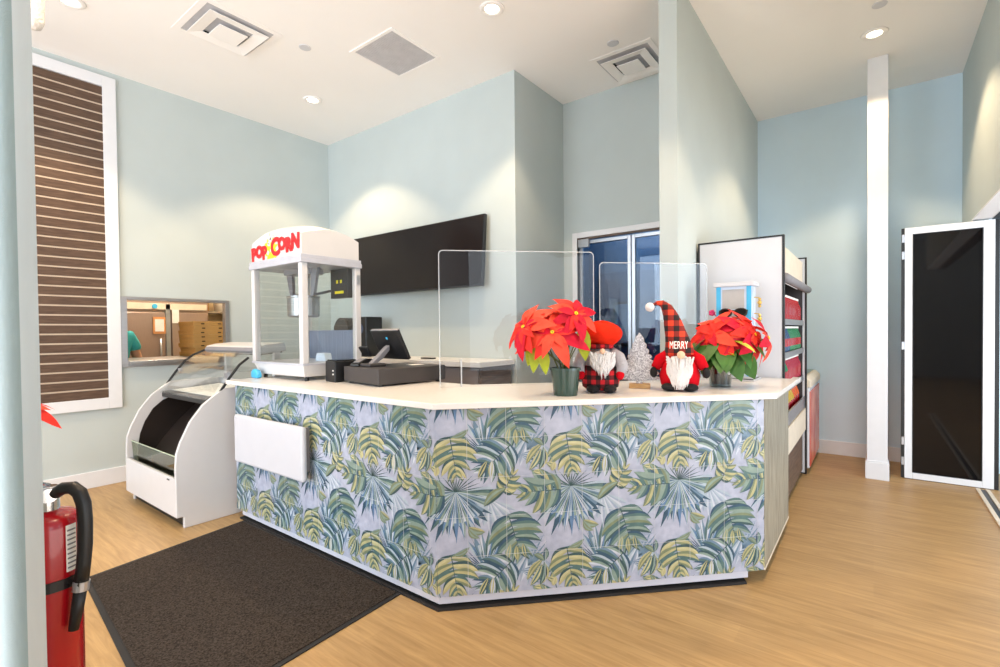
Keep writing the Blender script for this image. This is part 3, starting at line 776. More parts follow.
top = [(1.625, 3.822), (1.625, 1.665), (2.885, 0.405), (3.92, 0.405), (3.92, 0.452), (3.778, 0.452), (3.778, 1.05), (3.36, 1.05), (2.36, 2.05), (2.36, 3.822)]
cb = single('countertop', B().prism(top, 0.981, 1.010), M['quartz'], 'white stone worktop lying on the tiled serving counter', 'worktop', bevel=0.003)

# black entrance mat
A_, B_, C_, D_ = (1.655, 3.63), (0.725, 3.49), (0.585, 1.90), (1.672, 1.945)
t = thing('floor_mat', 'large black-brown rubber-edged floor mat in front of the counter', 'mat', (1.15, 2.7, 0))
part('border', B().prism([A_, B_, C_, D_], 0.0005, 0.006), M['rubber'], t, world=True)
cx = sum(q[0] for q in (A_, B_, C_, D_)) / 4; cy = sum(q[1] for q in (A_, B_, C_, D_)) / 4
ins = [(cx + (q[0] - cx) * .95, cy + (q[1] - cy) * .97) for q in (A_, B_, C_, D_)]
part('pile', B().prism(ins, 0.004, 0.010), M['carpet'], t, world=True)

# ------------------------------------------------------------------ BAKERY CASE
t = thing('display_case', 'white curved-front bakery display case left of the counter', 'display case', (1.65, 4.33, 0))
K = 1.011
def q2(p): return [(x * K, max(0.0, 1.35 + (z - 1.35) * K)) for x, z in p]
NY0, NY1 = 3.832, 4.88
prof = [(1.33, 0.0), (1.33, 0.095), (1.284, 0.095), (1.284, 0.362), (1.284, 0.44), (1.290, 0.53), (1.316, 0.61), (1.378, 0.742), (1.46, 0.849), (1.54, 0.911), (1.60, 0.952), (1.70, 0.956), (2.05, 0.956), (2.05, 0.0)]
prof = q2(prof)
def cpart(nm, p, m, ya=NY0 + .03, yb=NY1 - .03, **kw): return part(nm, B().prism(q2(p), ya, yb, 'y'), m, t, world=True, **kw)
for ya, yb in ((NY0, NY0 + .03), (NY1 - .03, NY1)):
    part('side_panel', B().prism(prof, ya, yb, 'y'), M['whitemetal'], t, world=True, bevel=0.004)
cpart('front_bin', [(1.284, .095), (1.284, .362), (1.303, .362), (1.303, .12), (2.03, .12), (2.03, .095)], M['whitemetal'], bevel=0.003)
cpart('plinth', [(1.34, .022), (2.03, .022), (2.03, .095), (1.34, .095)], M['black'])
cpart('grille', [(1.306, .27), (1.50, .27), (1.50, .285), (1.306, .285)], M['black'])
# black lining: far and near cheeks inset from the white edge, plus the curved well
cheek = [(1.36, .28), (1.36, .44), (1.375, .54), (1.41, .64), (1.47, .74), (1.54, .80), (1.62, .83), (1.80, .835), (2.0, .835), (2.0, .28)]
cpart('side_lining', cheek, M['bk'], NY0 + .03, NY0 + .036); cpart('side_lining', cheek, M['bk'], NY1 - .036, NY1 - .03)
wl = [(1.44 + .42 * (k / 10) ** 1.25, .30 + .50 * (k / 10) ** .85) for k in range(11)]
cpart('well', wl + [(2.0, .80), (2.0, .285), (1.44, .285)], M['bk'], NY0 + .036, NY1 - .036)
cpart('front_glass', [(1.330, .335), (1.318, .492), (1.323, .492), (1.335, .335)], M['greenglass'])
cpart('glass_rail', [(1.318, .318), (1.318, .335), (1.345, .335), (1.345, .318)], M['alu'])
cpart('glass_top_edge', [(1.3175, .492), (1.3175, .497), (1.3235, .497), (1.3235, .492)], mat('green_glass_edge', S(190, 206, 180), .3))
cpart('cabinet_back', [(2.0, .12), (2.03, .12), (2.03, .95), (2.0, .95)], M['whitemetal'])
cpart('shelf', [(1.535, .828), (1.535, .872), (2.0, .902), (2.0, .86)], M['black'], bevel=0.003, label='dark shelf edge')
cpart('shelf_liner', [(1.60, .8785), (1.60, .8815), (1.97, .9045), (1.97, .9015)], M['paper'], NY0 + .06, NY1 - .06, label='white liner on the shelf')
arc = [(1.52, .868), (1.575, .922), (1.645, 1.025), (1.717, 1.118), (1.785, 1.168), (1.88, 1.208)]
cpart('canopy_glass', arc + [(x + .004, z - .004) for x, z in arc][::-1], M['glass'], NY0 + .10, NY1 - .02)
for y, a_ in ((NY0 + .010, arc[:5]), (NY1 - .008, arc)):
    part('canopy_rail', B().tube([(x, y, z) for x, z in q2(a_)], 0.010, 8), M['black'], t, world=True, smooth=True)
for y in (NY0 + .10, NY1 - .06):
    part('glass_clip', B().box(1.672, 1.702, y - .02, y + .02, 1.012, 1.055), M['alu'], t, world=True)
hy0 = 3.945
cpart('light_hood', [(1.90, 1.185), (1.88, 1.215), (1.90, 1.245), (1.97, 1.262), (2.12, 1.275), (2.14, 1.24), (2.14, 1.205), (1.96, 1.185)], M['whitemetal'], hy0, NY1, bevel=0.006)
cpart('hood_front', [(1.884, 1.190), (1.870, 1.213), (1.886, 1.238), (1.90, 1.238), (1.90, 1.190)], M['midgrey'], hy0 + .03, NY1 - .03)
cpart('hood_underside', [(1.925, 1.176), (1.925, 1.186), (2.12, 1.203), (2.12, 1.191)], M['darkgrey'], hy0 + .03, NY1 - .03)
for ya in (hy0, NY1 - .06): cpart('rear_post', [(2.04, .95), (2.09, .95), (2.09, 1.2), (2.04, 1.2)], M['whitemetal'], ya, ya + .04)
cpart('rear_shelf', [(1.78, 1.055), (2.04, 1.055), (2.04, 1.063), (1.78, 1.063)], M['glass'], hy0, NY1 - .03)
part('maker_plate', B().box(1.2945, 1.298, 3.95, 3.99, .326, .334), M['darkgrey'], t, world=True)

# ------------------------------------------------------------------ POPCORN MACHINE
PX, PXb, PYn, PYf = 1.862, 2.345, 3.176, 3.895
zb = 1.010
t = thing('popcorn_machine', 'large white popcorn machine with red lettering on its arched top', 'popcorn machine', ((PX + PXb) / 2, (PYn + PYf) / 2, zb))
fb = B()
for x in (PX + .05, PXb - .05):
    for y in (PYn + .04, PYf - .10): fb.cyl((x, y), .014, zb, zb + .03, 12)
split_parts('foot', fb, M['black'], t, world=True)
b = B(); ring = lambda i, z: [(PX + i, PYn + i, z), (PXb - i, PYn + i, z), (PXb - i, PYf - i, z), (PX + i, PYf - i, z)]
va = [b.bm.verts.new((q[0], q[1] - (.05 if q[1] > 3.5 else 0), q[2])) for q in ring(.022, zb + .03)]; vb = [b.bm.verts.new(q) for q in ring(.004, zb + .112)]
b.bm.faces.new(va[::-1]); b.bm.faces.new(vb)
for i in range(4): b.bm.faces.new((va[i], va[(i + 1) % 4], vb[(i + 1) % 4], vb[i]))
part('base', b, M['whitemetal'], t, world=True, bevel=0.004)
part('tray', B().box(PX - .006, PXb + .006, PYn - .006, PYf + .006, zb + .112, zb + .126), M['panelgrey'], t, world=True, bevel=0.003)
zp0, zp1 = zb + .126, 1.845
for x in (PX, PXb - .042):
    for y in (PYn, PYf - .042):
        part('corner_post', B().box(x, x + .046, y, y + .046, zp0, zp1), M['whitemetal'], t, world=True, bevel=0.004)
for nm, q in (('glass_pane', (PX + .018, PX + .022, PYn + .042, PYf - .042)), ('glass_pane', (PX + .042, PXb - .042, PYn + .018, PYn + .022)), ('glass_pane', (PX + .042, PXb - .042, PYf - .022, PYf - .018))):
    part(nm, B().box(*q, zp0, zp1), M['glass'], t, world=True)
part('back_door', B().box(PXb - .024, PXb - .018, PYn + .042, PYf - .042, zp0, zp0 + .235), mat('brushed_blue_steel', S(150, 160, 184), 0.35, metal=0.6, var=0.1, scale=8, stretch=(1, 10, .5)), t, world=True, label='brushed lower back door')
part('back_pane', B().box(PXb - .024, PXb - .02, PYn + .042, PYf - .042, zp0 + .237, zp1), M['glass'], t, world=True)
part('canopy_trim', B().box(PX - .014, PXb + .010, PYn - .012, PYf + .012, zp1, 1.878).box(PX - .010, PXb + .006, PYn - .008, PYf + .008, 1.878, 1.905), M['panelgrey'], t, world=True, bevel=0.003)
# arched canopy
b = B(); zc, ar = 1.905, 0.068
def crown(u, v):
    x = PX + .006 + (PXb - PX - .012) * u; y = PYn + .006 + (PYf - PYn - .012) * v
    return Vector((x, y, 2.045 + ar * (1 - (2 * u - 1) ** 2) * .8 + ar * (1 - (2 * v - 1) ** 2)))
g = b.grid(crown, 12, 16)
edge = [g[i][0] for i in range(13)] + [g[12][j] for j in range(1, 17)] + [g[i][16] for i in range(11, -1, -1)] + [g[0][j] for j in range(15, 0, -1)]
low = []
for v in edge:
    u_ = (v.co.x - PX) / (PXb - PX) - .5; w_ = (v.co.y - PYn) / (PYf - PYn) - .5
    low.append(b.bm.verts.new((v.co.x, v.co.y, zc)))
for i in range(len(edge)): b.bm.faces.new((edge[i], edge[(i + 1) % len(edge)], low[(i + 1) % len(edge)], low[i]))
b.bm.faces.new(low)
cn = part('canopy', b, M['whitemetal'], t, world=True)
ymid = (PYn + PYf) / 2
# lettering plane: text x -> -Y, text y -> Z, facing -X
def sign_m(y, z, h=0.0, rot=0.0): return Matrix.Translation((PX + .006 - .001 - h, y, z)) @ Matrix(((0, 0, -1, 0), (-1, 0, 0, 0), (0, 1, 0, 0), (0, 0, 0, 1))) @ Matrix.Rotation(radians(rot), 4, 'Z')
sp_ = B()
rnd = random.Random(3); pts = []
for i in range(26):
    a = 2 * pi * i / 26; r = (.105 if i % 2 else .066) * (0.8 + .4 * rnd.random()); pts.append((r * cos(a) * 1.0 , r * sin(a) * 1.05))
sp_.prism(pts, 0.0, 0.0015, 'z', sign_m(ymid + .06, 1.978))
part('burst', sp_, M['yellow'], t, world=True, label='yellow burst behind the lettering')
kb = B()
for (dy, dz, r) in ((.06, .055, .024), (.03, .03, .02), (.085, .02, .018), (.045, -.03, .02), (.10, -.045, .016), (.02, .075, .014)):
    for k in range(4):
        a = k * 1.6 + dy * 30; kb.lathe([(r * .6, 0), (r * .6, .002)], 10, sign_m(ymid + dy + r * .5 * cos(a), 2.0 + dz + r * .5 * sin(a), .0016))
part('popped_kernels', kb, M['paper'], t, world=True)
for body, y0, st, zc_ in (('POP', ymid + .315, .082, 1.958), ('CORN', ymid - .005, .092, 1.985)):
    for k, ch in enumerate(body):
        sz = {'P': .135, 'O': .118, 'C': .175, 'R': .135, 'N': .14}[ch]
        part('letter', text_bm(ch, sz, .0012, sign_m(y0 - k * st, zc_ + (0.012 if k % 2 else -.004), .0035, (6, -5, 4, -3)[k]), offset=.009), M['redtext'], t, world=True)
# kettle and hangers
kx, ky = 2.10, 3.56
b = B().lathe([(.105, 1.475), (.118, 1.485), (.118, 1.62), (.124, 1.625), (.124, 1.635), (.04, 1.655)], 28, Matrix.Translation((kx, ky, 0)))
kt = part('kettle', b, M['steel'], t, world=True)
part('kettle_handle', B().rod((kx, ky - .12, 1.64), (kx + .02, ky - .33, 1.66), .010), M['darkgrey'], kt, world=True)
part('stir_rod', B().rod((kx, ky, 1.655), (kx, ky, zp1), .012).rod((kx, ky - .02, 1.33), (kx, ky - .02, 1.475), .007), M['alu'], t, world=True)
for y, s in ((ky + .19, 1), (ky - .17, -1)):
    part('hanger', B().prism([(y - .045 , zp1), (y + .045, zp1), (y - s * .035 + .018, 1.635), (y - s * .035 - .018, 1.635)], kx - .012, kx + .012, 'x'), M['midgrey'], t, world=True)
part('motor_housing', B().box(kx - .09, kx + .09, ky - .13, ky + .13, 1.80, zp1), M['alu'], t, world=True, bevel=.004)
cbx = part('control_box', B().box(PXb - .08, PXb - .03, PYn + .05, PYn + .27, 1.62, zp1), M['darkgrey'], t, world=True, bevel=.003)
part('switch', B().box(PXb - .084, PXb - .08, PYn + .17, PYn + .19, 1.735, 1.76), M['yellow'], cbx, world=True)
part('switch', B().box(PXb - .084, PXb - .08, PYn + .12, PYn + .14, 1.735, 1.76), M['yellow'], cbx, world=True)
part('sticker', B().box(PXb - .084, PXb - .08, PYn + .10, PYn + .21, 1.655, 1.675), M['yellow'], cbx, world=True)
part('side_latch', B().box(PXb - .03, PXb - .008, PYn - .008, PYn, 1.72, 1.79), M['alu'], t, world=True)
single('plastic_scoop', B().prism([(-.07, 0), (.07, 0), (.05, .06), (-.05, .06)], -.03, .03, 'x', Matrix.Translation((2.14, 3.36, zp0 + .001))), M['blueclear'], 'pale scoop lying inside the popcorn machine', 'scoop', bevel=.004)
b = B().prism([(-.05, 0), (.05, 0), (.054, .022), (.046, .058), (.012, .070), (-.03, .064), (-.052, .03)], -.02, .02, 'x', Matrix.Translation((1.83, 3.775, 1.0105)))
single('blue_cloth', b, M['blue'], 'small folded sky blue cloth at the left end of the worktop', 'cloth', bevel=.012)

# ------------------------------------------------------------------ TILL: cash drawer, printer, screen
RZ = radians(-8)
t = thing('cash_drawer', 'wide dark grey cash drawer under the till screen', 'cash drawer', (2.215, 2.63, 1.010), RZ)
part('case', B().box(-.26, .26, -.225, .225, .012, .112), M['darkgrey'], t, bevel=.005)
dp = part('drawer_front', B().box(.26, .268, -.215, .215, .02, .104), M['darkgrey'], t, bevel=.002)
part('lock', B().lathe([(.012, 0), (.012, .006)], 14, Matrix.Translation((.268, 0, .062)) @ Matrix.Rotation(pi / 2, 4, 'Y')), M['alu'], dp)
fb = B()
for x in (-.22, .22):
    for y in (-.19, .19): fb.cyl((x, y), .016, 0, .012, 12)
split_parts('foot', fb, M['black'], t)
t = thing('receipt_printer', 'small black receipt printer between popcorn machine and cash drawer', 'printer', (2.07, 2.99, 1.010), RZ)
part('body', B().prism([(-.11, 0), (.11, 0), (.11, .12), (.06, .145), (-.11, .145)], -.075, .075, 'y'), M['black'], t, bevel=.006)
part('lid', B().box(-.10, .05, -.065, .065, .145, .153), M['blackgloss'], t, bevel=.003)
for k, z in enumerate((.05, .075)):
    part('port', B().box(-.1125, -.11, -.052, -.040, z, z + .010), M['paper'], t)
t = thing('till_screen', 'tilted black till touchscreen seen from behind on its stand', 'till screen', (2.12, 2.68, 1.122), RZ + radians(4))
sm = Matrix.Translation((.10, .0, .14)) @ Matrix.Rotation(radians(-26), 4, 'Y')
part('panel', B().box(-.016, .010, -.155, .155, -.105, .115, sm), M['black'], t, bevel=.006)
part('display', B().box(.010, .012, -.142, .142, -.092, .102, sm), M['blackgloss'], t)
part('bezel_edge', B().box(-.010, .0125, -.157, .157, .115, .119, sm), M['midgrey'], t)
part('arm', B().prism([(-.075, .018), (-.035, .018), (.02, .05), (.075, .105), (.075, .14), (.05, .125), (-.01, .07)], -.022, .022, 'y'), M['midgrey'], t, bevel=.004, label='silver support arm')
part('foot', B().box(-.11, .02, -.06, .06, 0, .022), M['darkgrey'], t, bevel=.008)
part('badge_mark', B().lathe([(.010, 0), (.010, .001)], 14, sm @ Matrix.Translation((-.0165, -.01, .06)) @ Matrix.Rotation(-pi / 2, 4, 'Y')), M['blue'], t)
part('customer_display', B().box(-.02, 0, -.05, .05, -.04, .04, Matrix.Translation((.01, .16, .10)) @ Matrix.Rotation(radians(-30), 4, 'Y')), M['black'], t, bevel=.006)
t = thing('card_reader', 'black card reader lying at the left end of the cash drawer', 'card reader', (2.07, 2.80, 1.122), RZ + radians(25))
part('body', B().prism([(-.08, 0), (.08, 0), (.08, .045), (.03, .05), (-.08, .018)], -.035, .035, 'y'), M['black'], t, bevel=.005)
part('keypad', B().prism([(-.06, .027), (.01, .049), (.01, .051), (-.06, .029)], -.024, .024, 'y'), M['midgrey'], t)
t = thing('receipt_slip', 'small white paper slip on the cash drawer', 'paper', (2.34, 2.56, 1.1225), RZ)
part('sheet', B().box(-.05, .05, -.04, .04, 0, .001), M['paper'], t)

# ------------------------------------------------------------------ BACK COUNTER on the television wall
ZB = 1.09
t = thing('back_counter', 'low dark wood back counter with white top below the television', 'counter', (3.38, 3.7, 0))
part('carcass', B().box(3.17, 3.60, 2.66, 5.05, 0.08, ZB - .045), M['darkwood'], t, world=True)
part('plinth', B().box(3.22, 3.60, 2.68, 5.05, 0, .08), M['black'], t, world=True)
part('top', B().box(3.12, 3.625, 2.635, 5.08, ZB - .045, ZB), M['quartz'], t, world=True, bevel=.003)
for k, (ya, yb) in enumerate(((2.68, 3.25), (3.26, 3.83), (3.84, 4.41), (4.42, 5.0))):
    dd = part('door', B().box(3.15, 3.17, ya, yb, .10, ZB - .06), mat('taupe_front', S(120, 108, 104), .4), t, world=True, bevel=.002)
    part('handle', B().rod((3.13, yb - .05, .7), (3.13, yb - .05, .85), .006), M['alu'], dd, world=True)
single('phone', B().box(-.03, .03, -.075, .075, 0, .014, Matrix.Translation((3.30, 3.43, ZB))), M['black'], 'small black phone lying on the back counter', 'phone', bevel=.004)
t = thing('speaker', 'black upright speaker on the back counter behind the till', 'speaker', (3.38, 4.44, ZB))
part('cabinet', B().box(-.11, .11, -.10, .13, 0, .43), M['black'], t, bevel=.012)
part('round_reflection', B().lathe([(.055, 0), (.055, .004), (.03, .002)], 20, Matrix.Translation((-.111, .0, .30)) @ Matrix.Rotation(-pi / 2, 4, 'Y')), mat('blue_reflection', S(70, 84, 110), .4), t)  # bluish disc paints a round reflection on the cabinet
t = thing('coffee_grinder', 'grey rounded appliance on the back counter left of the speaker', 'appliance', (3.38, 4.80, ZB))
part('body', B().prism([(-.13 + .26 * k / 12 * 1.0, .43 - .10 * (abs(k - 6) / 6) ** 2.2) for k in range(13)][::-1] + [(-.13, 0), (.13, 0)], -.11, .11, 'x'), M['darkgrey'], t, bevel=.006)
part('trim_band', B().box(-.113, -.11, -.10, .10, .27, .285), M['alu'], t)

# ------------------------------------------------------------------ TELEVISION
t = thing('television', 'large black wall television tilted forward on the pale wall', 'television', (XT - .03, 3.91, 1.77))
tm = Matrix.Translation((3.535, 3.915, 2.115)) @ Matrix.Rotation(radians(4.5), 4, 'Y')
part('cabinet', B().box(-.012, .028, -1.0, 1.0, -.34, .34, tm), M['black'], t, world=True, bevel=.004)
part('screen', B().box(-.0145, -.012, -.988, .988, -.325, .330, tm), M['tvscreen'], t, world=True)
part('wall_mount', B().box(3.56, XT - .001, 3.6, 4.2, 2.0, 2.2), M['black'], t, world=True)

# ------------------------------------------------------------------ SNEEZE GUARDS
def rounded(w, h, r, n=5):
    p = [(0, 0), (w, 0)]
    for k in range(n + 1):
        a = pi / 2 * k / n; p.append((w - r + r * cos(a), h - r + r * sin(a)))
    for k in range(n + 1):
        a = pi / 2 + pi / 2 * k / n; p.append((r + r * cos(a), h - r + r * sin(a)))
    return p
def sneeze(label, a, width, height, feet):
    rz = radians(-45)
    t = thing('sneeze_guard', label, 'sneeze guard', (a[0], a[1], 1.0105), rz, 'clear sneeze guards on the worktop')
    pr = rounded(width, height, .025)
    part('sheet', B().prism(pr, -.0025, .0025, 'y'), M['acrylic'], t)
    # polished rim
    rim = [(x, 0, z) for x, z in pr[1:]] + [(0, 0, 0)]
    part('polished_rim', B().tube(rim, .0030, 6), M['acrylic_edge'], t)
    for x in feet:
        part('foot', B().box(x - .003, x + .003, .003, .14, 0, .16), M['acrylic'], t)
        part('foot_edge', B().box(x - .004, x + .004, -.006, -.0026, 0, .17), M['acrylic_edge'], t)
    return t
sneeze('large clear sneeze guard left of the red poinsettia, nearest the till', (2.135, 2.118), .975, .835, (.13, .84))
sneeze('clear sneeze guard standing behind the gnomes and glitter tree', (2.885, 1.415), .74, .775, (.12, .56))

# ------------------------------------------------------------------ PLANTS
def poinsettia(name, label, loc, rz, pot_m, flowers, greens, seed, potr=(.062, .076), poth=.145, limes=()):
    rnd = random.Random(seed)
    t = thing(name, label, 'potted plant', loc, rz, None)
    part('pot', B().lathe([(potr[0], 0), (potr[1], poth - .012), (potr[1] + .004, poth - .012), (potr[1] + .004, poth), (potr[1] - .003, poth), (potr[1] - .008, poth - .03), (potr[0] - .004, .008)], 28, cap=True), pot_m, t, smooth=False, bevel=0)
    part('soil', B().lathe([(potr[0] - .010, .014), (potr[1] - .010, poth - .022)], 20), M['soil'], t)
    sb = B(); rb = B(); db = B(); ob = B(); yb = B(); gb = B(); lb = B()
    for (x, y, z, L, tilt, nb) in flowers:
        top = Vector((x, y, z)); base = Vector((x * .12, y * .12, poth - .03))
        mid = base.lerp(top, .55) + Vector((x * -.15, y * -.15, .03))
        sb.tube([base, base.lerp(mid, .5), mid, mid.lerp(top, .5), top], .0042, 6)
        ax = Vector((x * 1.2 + tilt[0], y * 1.2 + tilt[1], .62)).normalized()
        u = ax.orthogonal().normalized(); w = ax.cross(u)
        fl_ = B()
        def paint(mi, n0):
            fl_.bm.faces.ensure_lookup_table()
            for f in fl_.bm.faces[n0:]: f.material_index = mi
        for k in range(nb):
            a = 2 * pi * k / nb * 1.0 + rnd.random() * .4; ring = 0 if k < nb * .6 else 1
            a = 2.399 * k + rnd.random() * .3
            d = u * cos(a) + w * sin(a)
            l = L * (1.0 if ring == 0 else .62) * (.85 + .3 * rnd.random())
            d2 = (d + ax * (.12 if ring == 0 else .35)).normalized()
            q_ = rnd.random(); mi_ = 0 if q_ < .48 else (1 if q_ < .72 else 2); n0_ = len(fl_.bm.faces)
            fl_.leaf(top + d * .006, d2, ax, l, l * .47, droop=.38 + .38 * rnd.random(), fold=.18, wave=.05, n=7)
            paint(mi_, n0_)
        for k in range(7):
            a = 2 * pi * k / 7
            n0_ = len(fl_.bm.faces); fl_.ball(top + ax * .008 + (u * cos(a) + w * sin(a)) * .007, .0035, u=8, v=6); paint(3, n0_)
        part('flower', fl_, [M['bract'], M['bract2'], M['bract3'], M['yellow']], t, smooth=True, fixn=False)
    for (x, y, z, dx, dy, dz, L) in greens:
        d = Vector((dx, dy, dz)); gb.leaf((x, y, z), d, (0, 0, 1) if abs(dz) < .8 else (0, -1, .1), L * 1.22, L * .72, droop=.3, fold=.15, n=7)
        sb.tube([(0, 0, poth), Vector((x, y, z)) * .5 + Vector((0, 0, poth * .5)), (x, y, z)], .003, 5)
    for (x, y, z, dx, dy, dz, L) in limes:
        d = Vector((dx, dy, dz)); lb.leaf((x, y, z), d, (0, 0, 1) if abs(dz) < .8 else (0, -1, .1), L, L * .42, droop=.25, fold=.2, n=7)
        sb.tube([(0, 0, poth), Vector((x, y, z)) * .5 + Vector((0, 0, poth * .5)), (x, y, z)], .003, 5)
    part('stems', sb, M['stem'], t, smooth=True)
    if greens: part('green_leaves', gb, M['leaf'], t, smooth=True)
    if limes: part('lime_leaves', lb, M['leafl'], t, smooth=True, label='yellow-green leaves')
    return t
def face_rz(x, y): return atan2(y, x) - pi / 2
# local x = right in view, local y = away from the camera
poinsettia('poinsettia', 'leggy red poinsettia in a dark green pot on the worktop corner', (2.24, 1.30, 1.010), face_rz(2.24, 1.30), M['pot'],
    [(-.215, -.03, .36, .16, (-.5, -.7), 13), (-.135, .06, .41, .145, (-.2, .0), 11), (-.065, -.09, .33, .17, (.1, -1.1), 13), (.055, -.05, .425, .13, (.4, -1.0), 12), (-.02, .05, .43, .09, (-.4, 0), 5)],
    [], 4, limes=[(-.15, -.04, .27, -.12, -.2, -1, .15), (-.115, -.05, .25, .1, -.1, -1, .14), (-.17, -.01, .28, -.2, -.1, -.9, .13), (.085, -.02, .36, .12, -.1, -1, .18), (.10, .03, .33, .1, .2, -1, .14)])
poinsettia('poinsettia', 'bushy red poinsettia with green leaves in a clear pot beside the plaid-hat gnome', (3.07, .728, 1.010), face_rz(3.07, .728), M['potclear'],
    [(-.055, -.07, .315, .18, (-.6, -.7), 12), (.045, -.05, .325, .165, (.1, -.7), 11), (.18, .0, .305, .185, (1.0, -.5), 12), (.06, .08, .325, .15, (0, .6), 9), (0, -.1, .315, .16, (-.1, -1.1), 9), (.13, -.07, .31, .15, (.8, -.9), 8), (.25, .02, .285, .13, (1.4, -.3), 7)],
    [(-.07, -.06, .29, -.8, -.3, -.45, .16), (-.03, -.08, .28, -.4, -.7, -.5, .17), (.02, -.08, .26, .1, -.8, -.65, .16), (.07, -.06, .27, .6, -.5, -.6, .15), (-.09, -.03, .25, -.9, -.2, -.5, .15), (.05, -.07, .21, .3, -.7, -.8, .15), (-.04, -.07, .21, -.4, -.7, -.7, .14), (.08, -.02, .24, .5, -.3, -.9, .16), (0, -.08, .24, 0, -1, -.7, .15), (-.06, .04, .26, -.7, .5, -.3, .14), (.07, .05, .26, .7, .5, -.3, .14), (.10, -.05, .22, .5, -.2, -1, .15), (-.06, -.08, .26, -.5, -.6, -.9, .15), (.13, -.04, .29, .9, -.3, -.6, .13)],
    9, potr=(.058, .076), poth=.15, limes=[(.06, -.13, .275, .8, -.5, -.2, .15), (.03, -.11, .215, .5, -.6, -.1, .07)])
# plant on a pedestal hidden behind the near wall end
t = thing('plant_stand', 'slim pedestal plant stand behind the near wall end', 'plant stand', (.345, 2.98, 0))
part('foot', B().cyl((0, 0), .085, 0, .02, 24), M['darkwood'], t); part('column', B().cyl((0, 0), .028, .02, .82, 16), M['darkwood'], t); part('top', B().cyl((0, 0), .085, .82, .84, 24), M['darkwood'], t)
poinsettia('poinsettia', 'red poinsettia leaf tips poking out past the near wall end', (.345, 2.98, .84), face_rz(.345, 2.98), M['pot'],
    [(.050, .0, .20, .155, (-.1, -.25), 14), (-.03, .0, .24, .13, (-.4, -.3), 9)], [(-.03, -.03, .2, -.5, -.5, -.4, .12)], 21, potr=(.05, .06), poth=.11)

# ------------------------------------------------------------------ GNOMES
def beard(bm_b, c, top_w, L, n, seed, depth=.03, r0=.0045):
    rnd = random.Random(seed)
    for k in range(n):
        u = rnd.uniform(-1, 1); v = rnd.random()
        x = c[0] + u * top_w * (1 - .25 * v); z = c[2] - v * L * .55; y = c[1] - depth * (1 - .6 * u * u) - .012 * rnd.random()
        l = L * (.35 + .35 * rnd.random()) * (1 - .45 * abs(u))
        sx = -u * top_w * .35 + rnd.uniform(-.012, .012)
        l = min(l, z - .014)
        bm_b.tube([(x, y, z), (x + sx * .5, y - .008, z - l * .5), (x + sx, y - .001, z - l)], [r0, r0 * .8, r0 * .15], 5, cap=False)

def gnome_round():
    t = thing('gnome_figure', 'plush gnome with a puffy round orange-red hat and plaid trousers', 'gnome', (2.467, 1.210, 1.010), face_rz(2.467, 1.210))
    for s in (-1, 1):
        part('shoe', B().ball((s * .045 + .005, -.055, .022), .036, .055, .022), M['felt_black'], t, smooth=True)
    part('trousers', B().lathe([(.07, .012), (.098, .03), (.104, .07), (.10, .11), (.085, .145), (.05, .155)], 28, Matrix.Diagonal((1, .78, 1, 1))), M['plaid'], t, smooth=True)
    part('body', B().lathe([(.075, .135), (.088, .16), (.08, .20), (.055, .235), (.03, .245)], 24, Matrix.Diagonal((1, .8, 1, 1))), M['greyknit'], t, smooth=True)
    for s in (-1, 1):
        part('arm', B().tube([(s * .055, 0, .225), (s * .10, -.01, .19), (s * .118, -.03, .14), (s * .108, -.05, .105)], [.028, .034, .034, .026], 12), M['greyknit'], t, smooth=True)
        part('mitten', B().ball((s * .105, -.058, .098), .022, .018, .026), M['redcloth'], t, smooth=True)
    bd = B().ball((0.012, -.066, .172), .070, .026, .060); beard(bd, (0.012, -.07, .225), .074, .13, 190, 3)
    part('beard', bd, M['fur'], t, smooth=True)
    part('nose', B().ball((.012, -.112, .228), .015), M['skin_felt'], t, smooth=True)
    b = B()
    for k in range(24):
        a = 2 * pi * k / 24
        b.tube([(.062 * cos(2 * pi * (k + j / 2) / 24), .075 * sin(2 * pi * (k + j / 2) / 24) * .95, .252) for j in (0, 1, 2)], .013, 8)
    part('hat_band', b, M['plaid'], t, smooth=True)
    def puff(u, v):
        a = 2 * pi * u; ph = pi * v
        R = .114 * (1 + .035 * sin(a * 7) * sin(ph))
        return Vector((R * sin(ph) * cos(a) * 1.0 + .006, R * sin(ph) * sin(a) * .86, .318 + .068 * cos(ph) + .008 * sin(a * 2)))
    b = B(); b.grid(puff, 36, 14); bmesh.ops.remove_doubles(b.bm, verts=b.bm.verts[:], dist=1e-5)
    part('hat', b, M['feltred'], t, smooth=True)
    return t
gnome_round()

